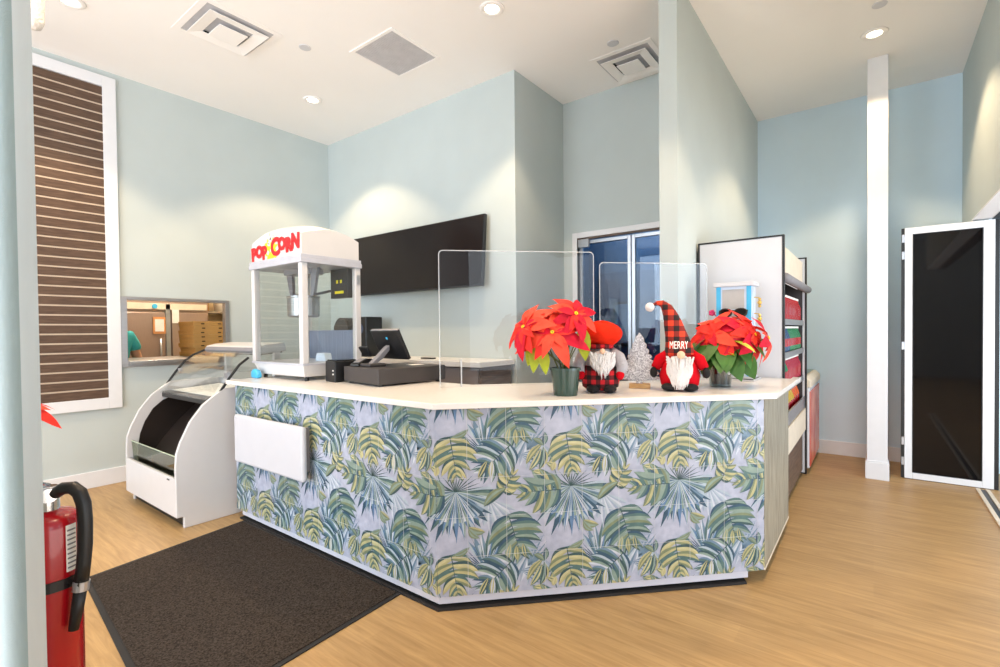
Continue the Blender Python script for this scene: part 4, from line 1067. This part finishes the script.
def gnome_tall():
    t = thing('gnome_figure', 'plush gnome with a tall drooping plaid hat and long white beard', 'gnome', (2.77, .872, 1.010), face_rz(2.77, .872))
    for s in (-1, 1):
        part('shoe', B().ball((s * .055, -.06, .022), .042, .055, .022), M['felt_black'], t, smooth=True)
    part('body', B().lathe([(.07, .008), (.10, .03), (.108, .08), (.095, .14), (.07, .19), (.05, .215)], 26, Matrix.Diagonal((1, .8, 1, 1))), M['redcloth'], t, smooth=True)
    for s in (-1, 1):
        part('arm', B().tube([(s * .06, 0, .20), (s * .105, -.01, .17), (s * .128, -.025, .125)], [.03, .032, .026], 12), M['redcloth'], t, smooth=True)
        part('mitten', B().ball((s * .138, -.035, .10), .02, .018, .03), M['felt_black'], t, smooth=True)
    bd = B().ball((0, -.065, .12), .07, .03, .085); beard(bd, (0, -.075, .195), .072, .21, 220, 8, r0=.005)
    part('beard', bd, M['fur'], t, smooth=True)
    part('nose', B().ball((.008, -.118, .202), .021), M['skin_felt'], t, smooth=True)
    spine = [(0.0, 0, .195, .080), (-.002, 0, .225, .078), (-.010, 0, .27, .067), (-.021, 0, .32, .057), (-.034, 0, .37, .05), (-.048, 0, .42, .040), (-.066, 0, .46, .030), (-.092, 0, .487, .020), (-.122, 0, .49, .012), (-.142, 0, .478, .007)]
    hat = part('hat', B().tube([q[:3] for q in spine], [q[3] for q in spine], 22), M['plaido'], t, smooth=True)
    part('pompom', B().ball((-.158, -.005, .468), .026), M['fur'], t, smooth=True)
    # embroidered word wrapped on the hat front
    b = text_bm('MERRY', .060, .0012, Matrix.Diagonal((.56, 1, 1, 1)))
    for v in b.bm.verts:
        x, y, z = v.co
        zz = .252 + y; R = .0795 - (zz - .225) * .25; a = x / R
        v.co = Vector((-.004 + (R + .001 + z) * sin(a), -(R + .001 + z) * cos(a), zz))
    part('lettering', b, M['paper'], t, label='white word on the hat')
    return t
gnome_tall()

# glitter tree
t = thing('glitter_tree', 'silver glitter Christmas tree cut-out on a wooden base between the gnomes', 'ornament', (2.742, 1.094, 1.010), face_rz(2.742, 1.094))
part('base', B().box(-.06, .06, -.03, .03, 0, .028), M['lightwood'], t, bevel=.003)
half = []
tiers = 8
for k in range(tiers):
    z0 = .05 + k * .0325; w = .125 * (1 - k / tiers * .90)
    half += [(w, z0), (w * .98, z0 + .010), (w * .70, z0 + .022)]
half.append((0.0, .325))
pts = [(.018, .028), (.018, .048)] + half + [(-x, z) for x, z in reversed(half[:-1])] + [(-.018, .048), (-.018, .028)]
part('cut_edge', B().prism(pts, -.006, .012, 'y'), M['lightwood'], t)
part('glitter_face', B().prism([(x * .97, z) for x, z in pts], -.010, -.006, 'y'), M['glit'], t)

# ------------------------------------------------------------------ SUNGLASSES STAND
sx, sy = 3.56, .742
t = thing('sunglasses_stand', 'white and blue sunglasses display tower beside the drinks cooler', 'display stand', (sx, sy, 1.010), face_rz(sx, sy) - radians(12))
part('base', B().box(-.13, .13, -.12, .12, .0, .010), M['white'], t, bevel=.002); part('turntable', B().box(-.115, .115, -.10, .10, .014, .026), M['white'], t, bevel=.002)
part('base_shadow_gap', B().box(-.12, .12, -.105, .105, .010, .014), M['black'], t)
w = .105
part('column', B().box(-w, w, -.075, .075, .026, .62), M['blueclear'], t, bevel=.004)
part('header_panel', B().box(-w + .035, w - .04, -.0775, -.075, .47, .60), mat('grey_mesh', S(186, 184, 182), .6, bump=.6, bscale=300), t)
part('shelf_face', B().box(-w + .03, w - .03, -.0772, -.075, .05, .465), M['white'], t)
part('top_cap', B().box(-w - .02, w + .02, -.09, .09, .62, .645), M['white'], t, bevel=.003)
for x in (-w + .012, w - .012):
    part('blue_strip', B().box(x - .014, x + .014, -.0795, -.075, .03, .618), M['blue'], t)
part('side_rail', B().box(w, w + .012, -.05, -.035, .03, .615), M['blueclear'], t)
t2 = thing('sunglasses', 'tortoiseshell sunglasses displayed on the white and blue tower', 'sunglasses', (sx, sy, 1.425), face_rz(sx, sy) - radians(12))
dk = mat('tortoise', S(52, 42, 36), .25, var=.4, scale=60)
for s in (-1, 1):
    lens = [(s * .046 + .036 * cos(2 * pi * k / 20) * (1 + .12 * (1 if sin(2 * pi * k / 20) > 0 else 0)), .03 + .027 * sin(2 * pi * k / 20)) for k in range(20)]
    part('lens', B().prism(lens, -.092, -.089, 'y'), M['blackgloss'], t2)
    part('rim', B().tube([(x, -.0905, z) for x, z in lens + lens[:1]], .005, 6), dk, t2, smooth=True)
    part('temple', B().rod((s * .085, -.088, .045), (s * .085, -.08, .045), .004), dk, t2)
part('bridge', B().tube([(-.012, -.091, .042), (0, -.093, .046), (.012, -.091, .042)], .004, 6), dk, t2, smooth=True)
t2 = thing('pink_hair_clip', 'bright pink clip on the left side of the sunglasses tower', 'hair clip', (sx, sy, 1.44), face_rz(sx, sy) - radians(12))
b = B()
for k in range(5): b.ball((-w - .035 + .012 * cos(k * 1.256), -.06, .02 + .012 * sin(k * 1.256)), .011, u=10, v=8)
part('petals', b, mat('pink', S(226, 60, 120), .5), t2, smooth=True); part('pin', B().rod((-w - .03, -.06, .02), (-w - .004, -.06, -.005), .004), mat('pink2', S(206, 40, 100), .5), t2)
for i, z in enumerate((1.505, 1.40)):
    t2 = thing('earring', ('upper' if i == 0 else 'lower') + ' gold earring hanging on the right of the sunglasses tower', 'earring', (sx, sy, z), face_rz(sx, sy) - radians(12), 'gold earrings on the tower')
    b = B()
    for a in range(3): b.ball((w + .045, -.045, .035 - a * .022), .010 + .004 * (a == 1), u=10, v=8)
    part('drop', b, M['gold'], t2, smooth=True); part('hook', B().rod((w + .011, -.043, .05), (w + .045, -.045, .045), .003), M['gold'], t2)

# ------------------------------------------------------------------ DRINKS COOLER
CX0, CX1, CY0, CY1, CZ = 3.80, 5.20, 0.50, 1.055, 1.99
t = thing('drinks_cooler', 'tall open-front drinks cooler with white end panel and black edges', 'drinks cooler', (4.5, .8, 0))
for i, (xa, xb) in enumerate(((CX0, CX0 + .03), (CX1 - .03, CX1))):
    e = part('end_panel', B().box(xa + .002, xb - .002, CY0 + .002, CY1 - .002, .022, CZ - .002), M['white'], t, world=True)
    f = B().frame(CY0 - .012, CY1, .02, CZ, .012, xa - .002, xb + .002, 'x')
    part('edge_trim', f, M['black'], e, world=True, label='black edge trim')
part('front_edge_strip', B().box(CX0, CX0 + .028, CY0 - .016, CY0 - .0125, .03, .98), M['white'], t, world=True)
part('back_panel', B().box(CX0 + .03, CX1 - .03, CY1 - .05, CY1, .05, CZ - .03), M['darkgrey'], t, world=True)
for xa in (CX0 + .0305, CX1 - .0345):
    part('inner_shade', B().box(xa, xa + .004, CY0 + .02, CY1 - .05, .64, CZ - .06), M['darkgrey'], t, world=True, label='dark sheet standing in for the dim interior')  # dark sheets put the interior's dimness on the end panels
part('roof', B().box(CX0 + .03, CX1 - .03, CY0 + .05, CY1 - .05, CZ - .06, CZ - .03), M['white'], t, world=True)
part('fascia', B().box(CX0 + .03, CX1 - .03, CY0 + .02, CY0 + .05, 1.735, CZ - .045), M['cream'], t, world=True)
part('night_curtain_roll', B().rod((CX0 + .03, CY0 - .012, 1.70), (CX1 + .05, CY0 - .012, 1.70), .032, 16), M['midgrey'], t, world=True, smooth=True, label='grey night curtain roll')
part('light_tube', B().rod((CX0 + .05, CY0 + .06, 1.715), (CX1 - .05, CY0 + .06, 1.715), .012, 10), M['led'], t, world=True)
part('lower_front', B().prism([(CY0 - .005, .43), (CY0 - .005, .625), (CY0 + .02, .625), (CY0 + .02, .43)], CX0 + .03, CX1 - .03, 'x'), M['cream'], t, world=True)
part('deck_lip', B().prism([(CY0 + .003, .63), (CY0 + .003, .73), (CY0 + .014, .73), (CY0 + .014, .63)], CX0 + .03, CX1 - .03, 'x'), M['alu'], t, world=True)
part('kick_plate', B().box(CX0 + .03, CX1 - .03, CY0 + .02, CY0 + .04, .06, .43), M['darkwood'], t, world=True)
part('base_box', B().box(CX0 + .03, CX1 - .03, CY0 + .04, CY1 - .05, .06, .64), M['darkgrey'], t, world=True)
fb = B()
for x in (CX0 + .08, CX1 - .08):
    for y in (CY0 + .08, CY1 - .08): fb.cyl((x, y), .02, 0, .06, 10)
split_parts('foot', fb, M['black'], t, world=True)
shz = [0.64, 0.915, 1.165, 1.41]
for z in shz[1:]:
    sh = part('shelf', B().box(CX0 + .03, CX1 - .03, CY0 + .02, CY1 - .05, z - .022, z), M['darkgrey'], t, world=True)
    part('price_rail', B().box(CX0 + .03, CX1 - .03, CY0 + .010, CY0 + .02, z - .035, z + .008), M['alu'], sh, world=True)

def bottle_proto(name, label, cat, body_m, cap_m, h, r, group):
    t = thing(name, label, cat, (0, 0, 0), 0, group)
    part('body', B().lathe([(r * .9, 0), (r, .008), (r, h * .58), (r * .85, h * .66), (r * .42, h * .84), (r * .4, h * .92)], 14), body_m, t, smooth=True)
    part('cap', B().lathe([(r * .46, h * .92), (r * .46, h)], 12), cap_m, t)
    part('wrapper', B().lathe([(r * 1.02, h * .22), (r * 1.02, h * .52)], 14, cap=False), M['paper'] if cap_m is not M['paper'] else M['red'], t)
    return t
drinks = [('red', S(176, 40, 44)), ('blue', S(50, 84, 120)), ('green', S(52, 128, 84)), ('dark', S(58, 44, 44)), ('orange', S(214, 96, 44)), ('teal', S(36, 120, 120)), ('crimson', S(170, 40, 62)), ('yellow', S(196, 160, 50))]
DM = {n: mat('drink_' + n, c, .2, var=.1) for n, c in drinks}
def row(colname, word, z, h, r, where, y, x0, x1, capm):
    lab = word + ' drink bottle in the front row on the ' + where + ' of the cooler'
    pr = bottle_proto('drink_bottle', lab, 'bottle', DM[colname], capm, h, r, word + ' bottles on the ' + where)
    n = int((x1 - x0) / (2 * r + .012)) + 1
    for i in range(n):
        o = pr if i == 0 else copy_tree(pr)
        o.location = (x0 + (x1 - x0) * i / max(1, n - 1), y, z)
yb = CY0 + .062
row('red', 'red', 1.4105, .20, .033, 'top shelf', yb, 3.88, 5.12, M['paper'])
row('blue', 'dark blue', 1.1655, .20, .033, 'second shelf', yb, 3.88, 4.42, M['paper'])
row('green', 'green', 1.1655, .20, .033, 'second shelf', yb, 4.50, 5.12, M['paper'])
row('green', 'green', .9155, .20, .033, 'third shelf', yb, 3.88, 4.30, M['paper'])
row('crimson', 'crimson', .9155, .20, .033, 'third shelf', yb, 4.38, 5.12, M['paper'])
row('red', 'red', .6405, .23, .036, 'bottom deck', CY0 + .075, 3.88, 4.06, M['red'])
row('teal', 'teal', .6405, .22, .036, 'bottom deck', CY0 + .075, 4.16, 4.36, M['black'])
row('yellow', 'yellow', .6405, .22, .036, 'bottom deck', CY0 + .075, 4.46, 4.76, M['paper'])
row('orange', 'orange', .6405, .23, .036, 'bottom deck', CY0 + .075, 4.86, 5.10, M['paper'])

# chest freezer beyond the cooler
t = thing('chest_freezer', 'low chest freezer with a red graphic front beyond the drinks cooler', 'freezer', (5.75, .78, 0))
part('body', B().box(5.27, 6.2, .475, 1.05, .05, .80), M['white'], t, world=True, bevel=.01)
part('front_graphic', B().box(5.275, 6.17, .468, .475, .07, .76), M['graphic'], t, world=True)
part('rim', B().prism([(.462, .80), (.462, .86), (.50, .90), (1.05, .90), (1.05, .80)], 5.265, 6.205, 'x'), M['cream'], t, world=True, bevel=.008)
part('glass_lid', B().box(5.30, 6.17, .52, 1.02, .90, .908), M['greenglass'], t, world=True)
part('lid_handle', B().box(5.34, 5.38, .56, .70, .908, .93), M['alu'], t, world=True, bevel=.003)
fb = B()
for x in (5.33, 6.14):
    for y in (.53, 1.0): fb.cyl((x, y), .02, 0, .05, 10)
split_parts('foot', fb, M['black'], t, world=True)

# ------------------------------------------------------------------ GLASS DOUBLE DOOR (recess)
d1 = struct('door_1', B().frame(DY0, DY1 + .055, 0.0, DZ + .055, (.0, .055, .0, .055), XD - .015, XD + .10, 'x'), M['trim'], label='white cased aluminium and glass double door', cat='door', bevel=.003)
ym = 1.885
for ya, yb_ in ((DY0 + .005, ym - .004), (ym + .004, DY1 - .005)):
    lf = struct('leaf_frame', B().frame(ya, yb_, .01, DZ - .025, (.035, .035, .10, .035), XD + .03, XD + .07, 'x'), M['alu'], parent=d1, world=True, bevel=.003)
    struct('glass', B().box(XD + .047, XD + .053, ya + .035, yb_ - .035, .11, DZ - .06), M['blueglass'], parent=lf, world=True)
struct('closer_box', B().box(XD - .01, XD + .03, DY1 - .13, DY1 - .01, DZ - .10, DZ - .015), M['alu'], parent=d1, world=True, bevel=.004)
struct('head_strip', B().box(XD - .002, XD + .03, DY0, DY1, DZ - .018, DZ), M['darkwood'], parent=d1, world=True)
struct('wall_corridor', B().box(6.0, 6.1, YP + .125, 3.2, 0, 3.0).box(XD + .12, 6.0, 3.1, 3.2, 0, 3.0).box(XD + .12, 6.1, YP + .125, 3.2, 3.0, 3.1), mat('navy_corridor', S(60, 82, 106), .8), label='dark blue corridor wall beyond the glass door', cat='wall')
# porthole door in the corridor
d3 = struct('door_3', B().box(5.93, 5.995, 1.40, 2.9, 0.0, 2.1), mat('navy_door', S(48, 62, 88), .5), label='dark swing door with a small window in the corridor', cat='door', bevel=.004)
def rrect(y0, y1, z0, z1, r, n=4):
    p = []
    for (cy_, cz_, a0) in ((y1 - r, z1 - r, 0), (y0 + r, z1 - r, 90), (y0 + r, z0 + r, 180), (y1 - r, z0 + r, 270)):
        for k in range(n + 1):
            a = radians(a0 + 90 * k / n); p.append((cy_ + r * cos(a), cz_ + r * sin(a)))
    return p
for ya in (1.78, 2.42):
    pg = struct('porthole_frame', B().prism(rrect(ya - .02, ya + .30, 1.14, 1.72, .07), 5.915, 5.93, 'x'), M['black'], parent=d3, world=True)
    struct('porthole_glass', B().prism(rrect(ya + .02, ya + .26, 1.18, 1.68, .05), 5.905, 5.915, 'x'), mat('porthole', S(92, 120, 140), .1, var=.4, scale=6), parent=pg, world=True)

# ------------------------------------------------------------------ FOLDING GLASS DOOR (right)
LX = 5.60
d2 = struct('door_2', B().frame(-.792, -.218, .004, 2.226, (.072, .055, .058, .06), LX, LX + .04, 'x'), M['trim'], label='white framed dark glass folding door leaf at the right', cat='door', bevel=.004)
struct('glass', B().box(LX + .012, LX + .018, -.72, -.273, .062, 2.166), mat('dark_door_glass', S(14, 12, 13), .05, var=.1, spec=.35), parent=d2, world=True)
struct('gasket', B().frame(-.722, -.271, .060, 2.168, .006, LX - .001, LX + .004, 'x'), M['black'], parent=d2, world=True)
struct('edge_seal', B().box(LX + .01, LX + .055, -.216, -.195, .004, 2.226).box(LX + .005, LX + .05, -.82, -.794, .004, 2.226).box(LX + .002, LX + .05, -.79, -.22, -.0 + .0005, .004), M['black'], parent=d2, world=True)
for z in (.12, .30, 1.15, 1.95, 2.1):
    struct('hinge', B().box(LX - .003, LX + .03, -.217, -.197, z, z + .07), M['alu'], parent=d2, world=True, bevel=.002)
struct('trim_5', B().box(1.2, 5.55, -.76, -.735, 0, .012).box(1.2, 5.55, -.70, -.675, 0, .012), M['cream'], label='pale floor track of the folding door', cat='trim')
struct('trim_6', B().box(1.2, 5.55, -.733, -.702, 0, .004), M['black'], label='dark groove of the floor track', cat='trim')

# ------------------------------------------------------------------ FIRE EXTINGUISHER
ex = (.287, 1.690)
t = thing('fire_extinguisher', 'red fire extinguisher with black hose hung behind the near wall end', 'fire extinguisher', (ex[0], ex[1], .36), 0)
er = .064
part('cylinder', B().lathe([(er * .9, 0), (er, .015), (er, .505), (er * .95, .522), (er * .78, .536), (er * .4, .543), (.02, .546)], 32), M['red'], t, smooth=True)
part('neck', B().lathe([(.022, .545), (.022, .575), (.028, .575), (.028, .60), (.018, .605)], 20), M['chrome'], t, smooth=False)
rg = Vector((cos(face_rz(*ex)), sin(face_rz(*ex)), 0)); aw = Vector((-rg.y, rg.x, 0))
def L3(a, b_, z): return tuple(rg * a + aw * b_ + Vector((0, 0, z)))
part('handle', B().tube([L3(.0, 0, .60), L3(-.05, 0, .625), L3(-.11, 0, .64)], [.012, .010, .008], 8), M['chrome'], t, smooth=True)
part('gauge', B().lathe([(.018, 0), (.018, .014)], 18, Matrix.Translation(L3(.0, -.025, .588)) @ Matrix.Rotation(face_rz(*ex), 4, 'Z') @ Matrix.Rotation(pi / 2, 4, 'X')), M['chrome'], t)
hp = [(.012, -.03, .590), (.028, -.045, .603), (.045, -.058, .604), (.058, -.066, .590), (.065, -.072, .562), (.067, -.075, .52), (.066, -.076, .46), (.062, -.076, .41), (.057, -.076, .362)]
part('hose', B().tube([L3(*q) for q in hp], [.0145, .0155, .016, .016, .016, .016, .016, .0155, .015], 14), M['black'], t, smooth=True)
part('nozzle', B().tube([L3(.0565, -.076, .36), L3(.048, -.076, .30), L3(.040, -.076, .25)], [.014, .0135, .011], 14), M['black'], t, smooth=True)
part('hose_collar', B().tube([L3(.0575, -.076, .368), L3(.0550, -.076, .345)], [.0175, .0175], 14), M['alu'], t, smooth=False)
part('strap', B().lathe([(er + .003, .352), (er + .003, .378)], 32), M['black'], t)
part('hose_clip', B().tube([L3(.04, -.05, .366), L3(.06, -.088, .364)], .012, 8), M['black'], t)
a0 = atan2(-aw.y, -aw.x)
b = B(); b.grid(lambda u, v: Vector(((er + .0012) * cos(a0 + .48 + .40 * u), (er + .0012) * sin(a0 + .48 + .40 * u), .392 + .118 * v)), 10, 1)
lb_ = part('instruction_label', b, M['paper'], t, label='white printed instruction label')
b = B()
for k in range(9):
    zz = .400 + k * .0118
    b.grid(lambda u, v, zz=zz: Vector(((er + .0018) * cos(a0 + .52 + .32 * u), (er + .0018) * sin(a0 + .52 + .32 * u), zz + .004 * v)), 8, 1)
part('print_lines', b, M['midgrey'], lb_)
part('wall_bracket', B().box(-.076, -.06, -.03, .03, .2, .5), M['black'], t)

# hanging glass pendant near the top left
hp_ = (.485, 2.965)
t = thing('pendant_light', 'white beaded glass pendant hanging past the near wall end', 'pendant light', (hp_[0], hp_[1], 2.70))
b = B(); b.lathe([(.012, 0), (.036, .012), (.046, .04), (.048, .30), (.044, .34), (.02, .36)], 22)
part('shade', b, mat('beaded_glass', S(240, 236, 230), .25, bump=1.0, bscale=90), t, smooth=True)
part('cord', B().rod((0, 0, .36), (0, 0, ZC - 2.70 - .02), .004, 8), M['white'], t); part('ceiling_rose', B().cyl((0, 0), .05, ZC - 2.70 - .02, ZC - 2.70 - .001, 24), M['white'], t)

# ------------------------------------------------------------------ CEILING FITTINGS
def diffuser(label, cx, cy, w, rz=0):
    t = thing('air_diffuser', label, 'air vent', (cx, cy, ZC), 0, 'square ceiling air diffusers')
    h = w / 2
    def sq(b, ro, zo, ri, zi, th=.004):
        # sloped square ring
        for k in range(4):
            a = radians(45 + 90 * k); c = radians(135 + 90 * k); q = sqrt(2)
            P4 = [Vector((ro * q * cos(a), ro * q * sin(a), zo)), Vector((ro * q * cos(c), ro * q * sin(c), zo)), Vector((ri * q * cos(c), ri * q * sin(c), zi)), Vector((ri * q * cos(a), ri * q * sin(a), zi))]
            vs = [b.bm.verts.new(p) for p in P4] + [b.bm.verts.new(p + Vector((0, 0, th))) for p in P4]
            for f in ((0, 1, 2, 3), (7, 6, 5, 4), (0, 4, 5, 1), (1, 5, 6, 2), (2, 6, 7, 3), (3, 7, 4, 0)): b.bm.faces.new([vs[i] for i in f])
    b = B(); sq(b, h, -.006, h * .84, -.006); part('frame', b, M['ceiling'], t)
    part('duct_plate', B().box(-h * .86, h * .86, -h * .86, h * .86, -.0025, -.0005), M['ventdark'], t)
    b = B(); sq(b, h * .74, -.03, h * .46, -.016); part('outer_cone', b, M['ceiling'], t)
    b = B(); b.box(-h * .36, h * .36, -h * .36, h * .36, -.040, -.034); part('centre_plate', b, M['ceiling'], t, bevel=.002)
    part('dark_slot', B().box(-h * .42, h * .30, h * .40, h * .47, -.0128, -.010).box(h * .37, h * .45, -h * .1, h * .36, -.0128, -.010), M['ventblack'], t)
    part('post', B().cyl((0, 0), .02, -.034, -.0025, 8), M['ventdark'], t)
diffuser('square stepped ceiling air diffuser above the left wall', 1.79, 4.05, .58)
diffuser('square stepped ceiling air diffuser above the glass double door', 4.19, 1.73, .55)
t = thing('return_air_grille', 'square grey return air grille flush in the ceiling', 'air vent', (2.81, 3.27, ZC))
part('frame', B().frame(-.27, .27, -.27, .27, .03, -.008, -.0005, 'z'), M['ceiling'], t, bevel=.002)
gb = B().box(-.24, .24, -.24, .24, -.003, -.001)
for k in range(24): gb.box(-.24, .24, -.24 + k * .02, -.24 + k * .02 + .012, -.006, -.003)
part('louvres', gb, M['grille'], t)
DL = [(.95, 4.56, 'recessed ceiling light beside the near wall end, cut by the top edge'), (2.85, 2.25, 'recessed ceiling light over the serving counter at the top edge'), (2.83, 4.57, 'recessed ceiling light in the corner above the popcorn machine'), (4.98, 0.0, 'recessed ceiling light in front of the square post'),
      (.95, 2.25, 'recessed ceiling light above the floor mat'), (2.85, 0.0, 'recessed ceiling light above the aisle right of the counter'), (.95, 0.0, 'recessed ceiling light over the entrance floor')]
for i, (x, y, lab) in enumerate(DL):
    t = thing('downlight', lab, 'ceiling light', (x, y, ZC), 0, 'recessed ceiling downlights')
    part('trim_ring', B().lathe([(.052, -.004), (.062, -.011), (.085, -.009), (.092, -.001), (.05, -.001)], 32, cap=False), M['ceiling'], t, smooth=True)
    part('lens', B().lathe([(.054, -.0045), (.05, -.0015)], 28), M['lamp'], t)
for i, (x, y, lab) in enumerate(((2.28, 3.78, 'flat sprinkler cover between the left diffuser and the return grille'), (3.80, 1.73, 'flat sprinkler cover left of the diffuser above the glass door'), (4.56, -.03, 'flat sprinkler cover beside the light in front of the post'))):
    single('sprinkler_cover', B().lathe([(.045, ZC - .006), (.048, ZC - .003), (.048, ZC - .0005)], 26, Matrix.Translation((x, y, 0))), M['white'], lab, 'sprinkler cover', 'ceiling sprinkler covers')

# ------------------------------------------------------------------ LIGHT
def spot(name, x, y, z, power, col=(1, .73, .45), size=106, blend=.3, radius=.05):
    l = bpy.data.lights.new(name, 'SPOT'); l.energy = power; l.color = col; l.spot_size = radians(size); l.spot_blend = blend; l.shadow_soft_size = radius
    o = bpy.data.objects.new(name, l); COL.objects.link(o); o.location = (x, y, z); return o
for i, (x, y, lab) in enumerate(DL):
    spot('downlight_lamp', x, y, ZC - .03, 108)
def area(name, loc, rot, sx, sy, power, col):
    l = bpy.data.lights.new(name, 'AREA'); l.shape = 'RECTANGLE'; l.size = sx; l.size_y = sy; l.energy = power; l.color = col
    o = bpy.data.objects.new(name, l); COL.objects.link(o); o.location = loc; o.rotation_euler = rot; return o
# daylight from the shopfront windows behind the camera; the other panels are added fill
area('shopfront_daylight', (-4.8, 2.7, 2.1), (radians(92), 0, radians(-90)), 6.0, 2.8, 335, (.72, .85, 1.0))
area('ceiling_fill', (-2.2, 1.7, 0.15), (radians(160), 0, radians(-90)), 4.2, 3.2, 350, (1.0, .97, .95))  # added floor-level panel aimed up to brighten the ceiling
area('doorway_ceiling_fill', (2.3, -2.9, 0.2), (radians(167), 0, 0), 7.0, 3.4, 260, (1.0, .94, .89))  # added low panel outside the doorway, lifting the ceiling from below
area('side_daylight_fill', (-0.6, -4.4, 1.9), (radians(92), 0, radians(-52)), 4.2, 2.6, 85, (.78, .89, 1.0))  # added off-frame panel sending daylight through the doorway at the blue wall
area('far_wall_fill', (2.6, -3.2, 1.5), (radians(92), 0, radians(-62)), 2.6, 2.2, 125, (.70, .85, 1.0))  # added with no window behind it, to brighten the blue wall
kl = bpy.data.lights.new('kitchen_lamp', 'POINT'); kl.energy = 70; kl.color = (1, .82, .6); kl.shadow_soft_size = .15
kl.color = (1, .90, .76)
ko = bpy.data.objects.new('kitchen_lamp', kl); COL.objects.link(ko); ko.location = (2.3, 6.9, 2.6)
cl = bpy.data.lights.new('corridor_lamp', 'POINT'); cl.energy = 60; cl.color = (.75, .87, 1); cl.shadow_soft_size = .15
cl_o = bpy.data.objects.new('corridor_lamp', cl); COL.objects.link(cl_o); cl_o.location = (5.3, 2.2, 2.7)

w = bpy.data.worlds.new('world'); sc.world = w; w.use_nodes = True
bg = w.node_tree.nodes['Background']; bg.inputs[0].default_value = (.80, .90, 1.0, 1); bg.inputs[1].default_value = .7

sc.view_settings.view_transform = 'Standard'; sc.view_settings.look = 'None'; sc.view_settings.gamma = 1
sc.view_settings.exposure = 0.0
sc.view_settings.use_curve_mapping = False
try:
    sc.cycles.use_denoising = True; sc.cycles.max_bounces = 12; sc.cycles.diffuse_bounces = 6; sc.cycles.transparent_max_bounces = 16
    sc.cycles.caustics_reflective = False; sc.cycles.caustics_refractive = False
    sc.cycles.sample_clamp_indirect = 6
except Exception: pass
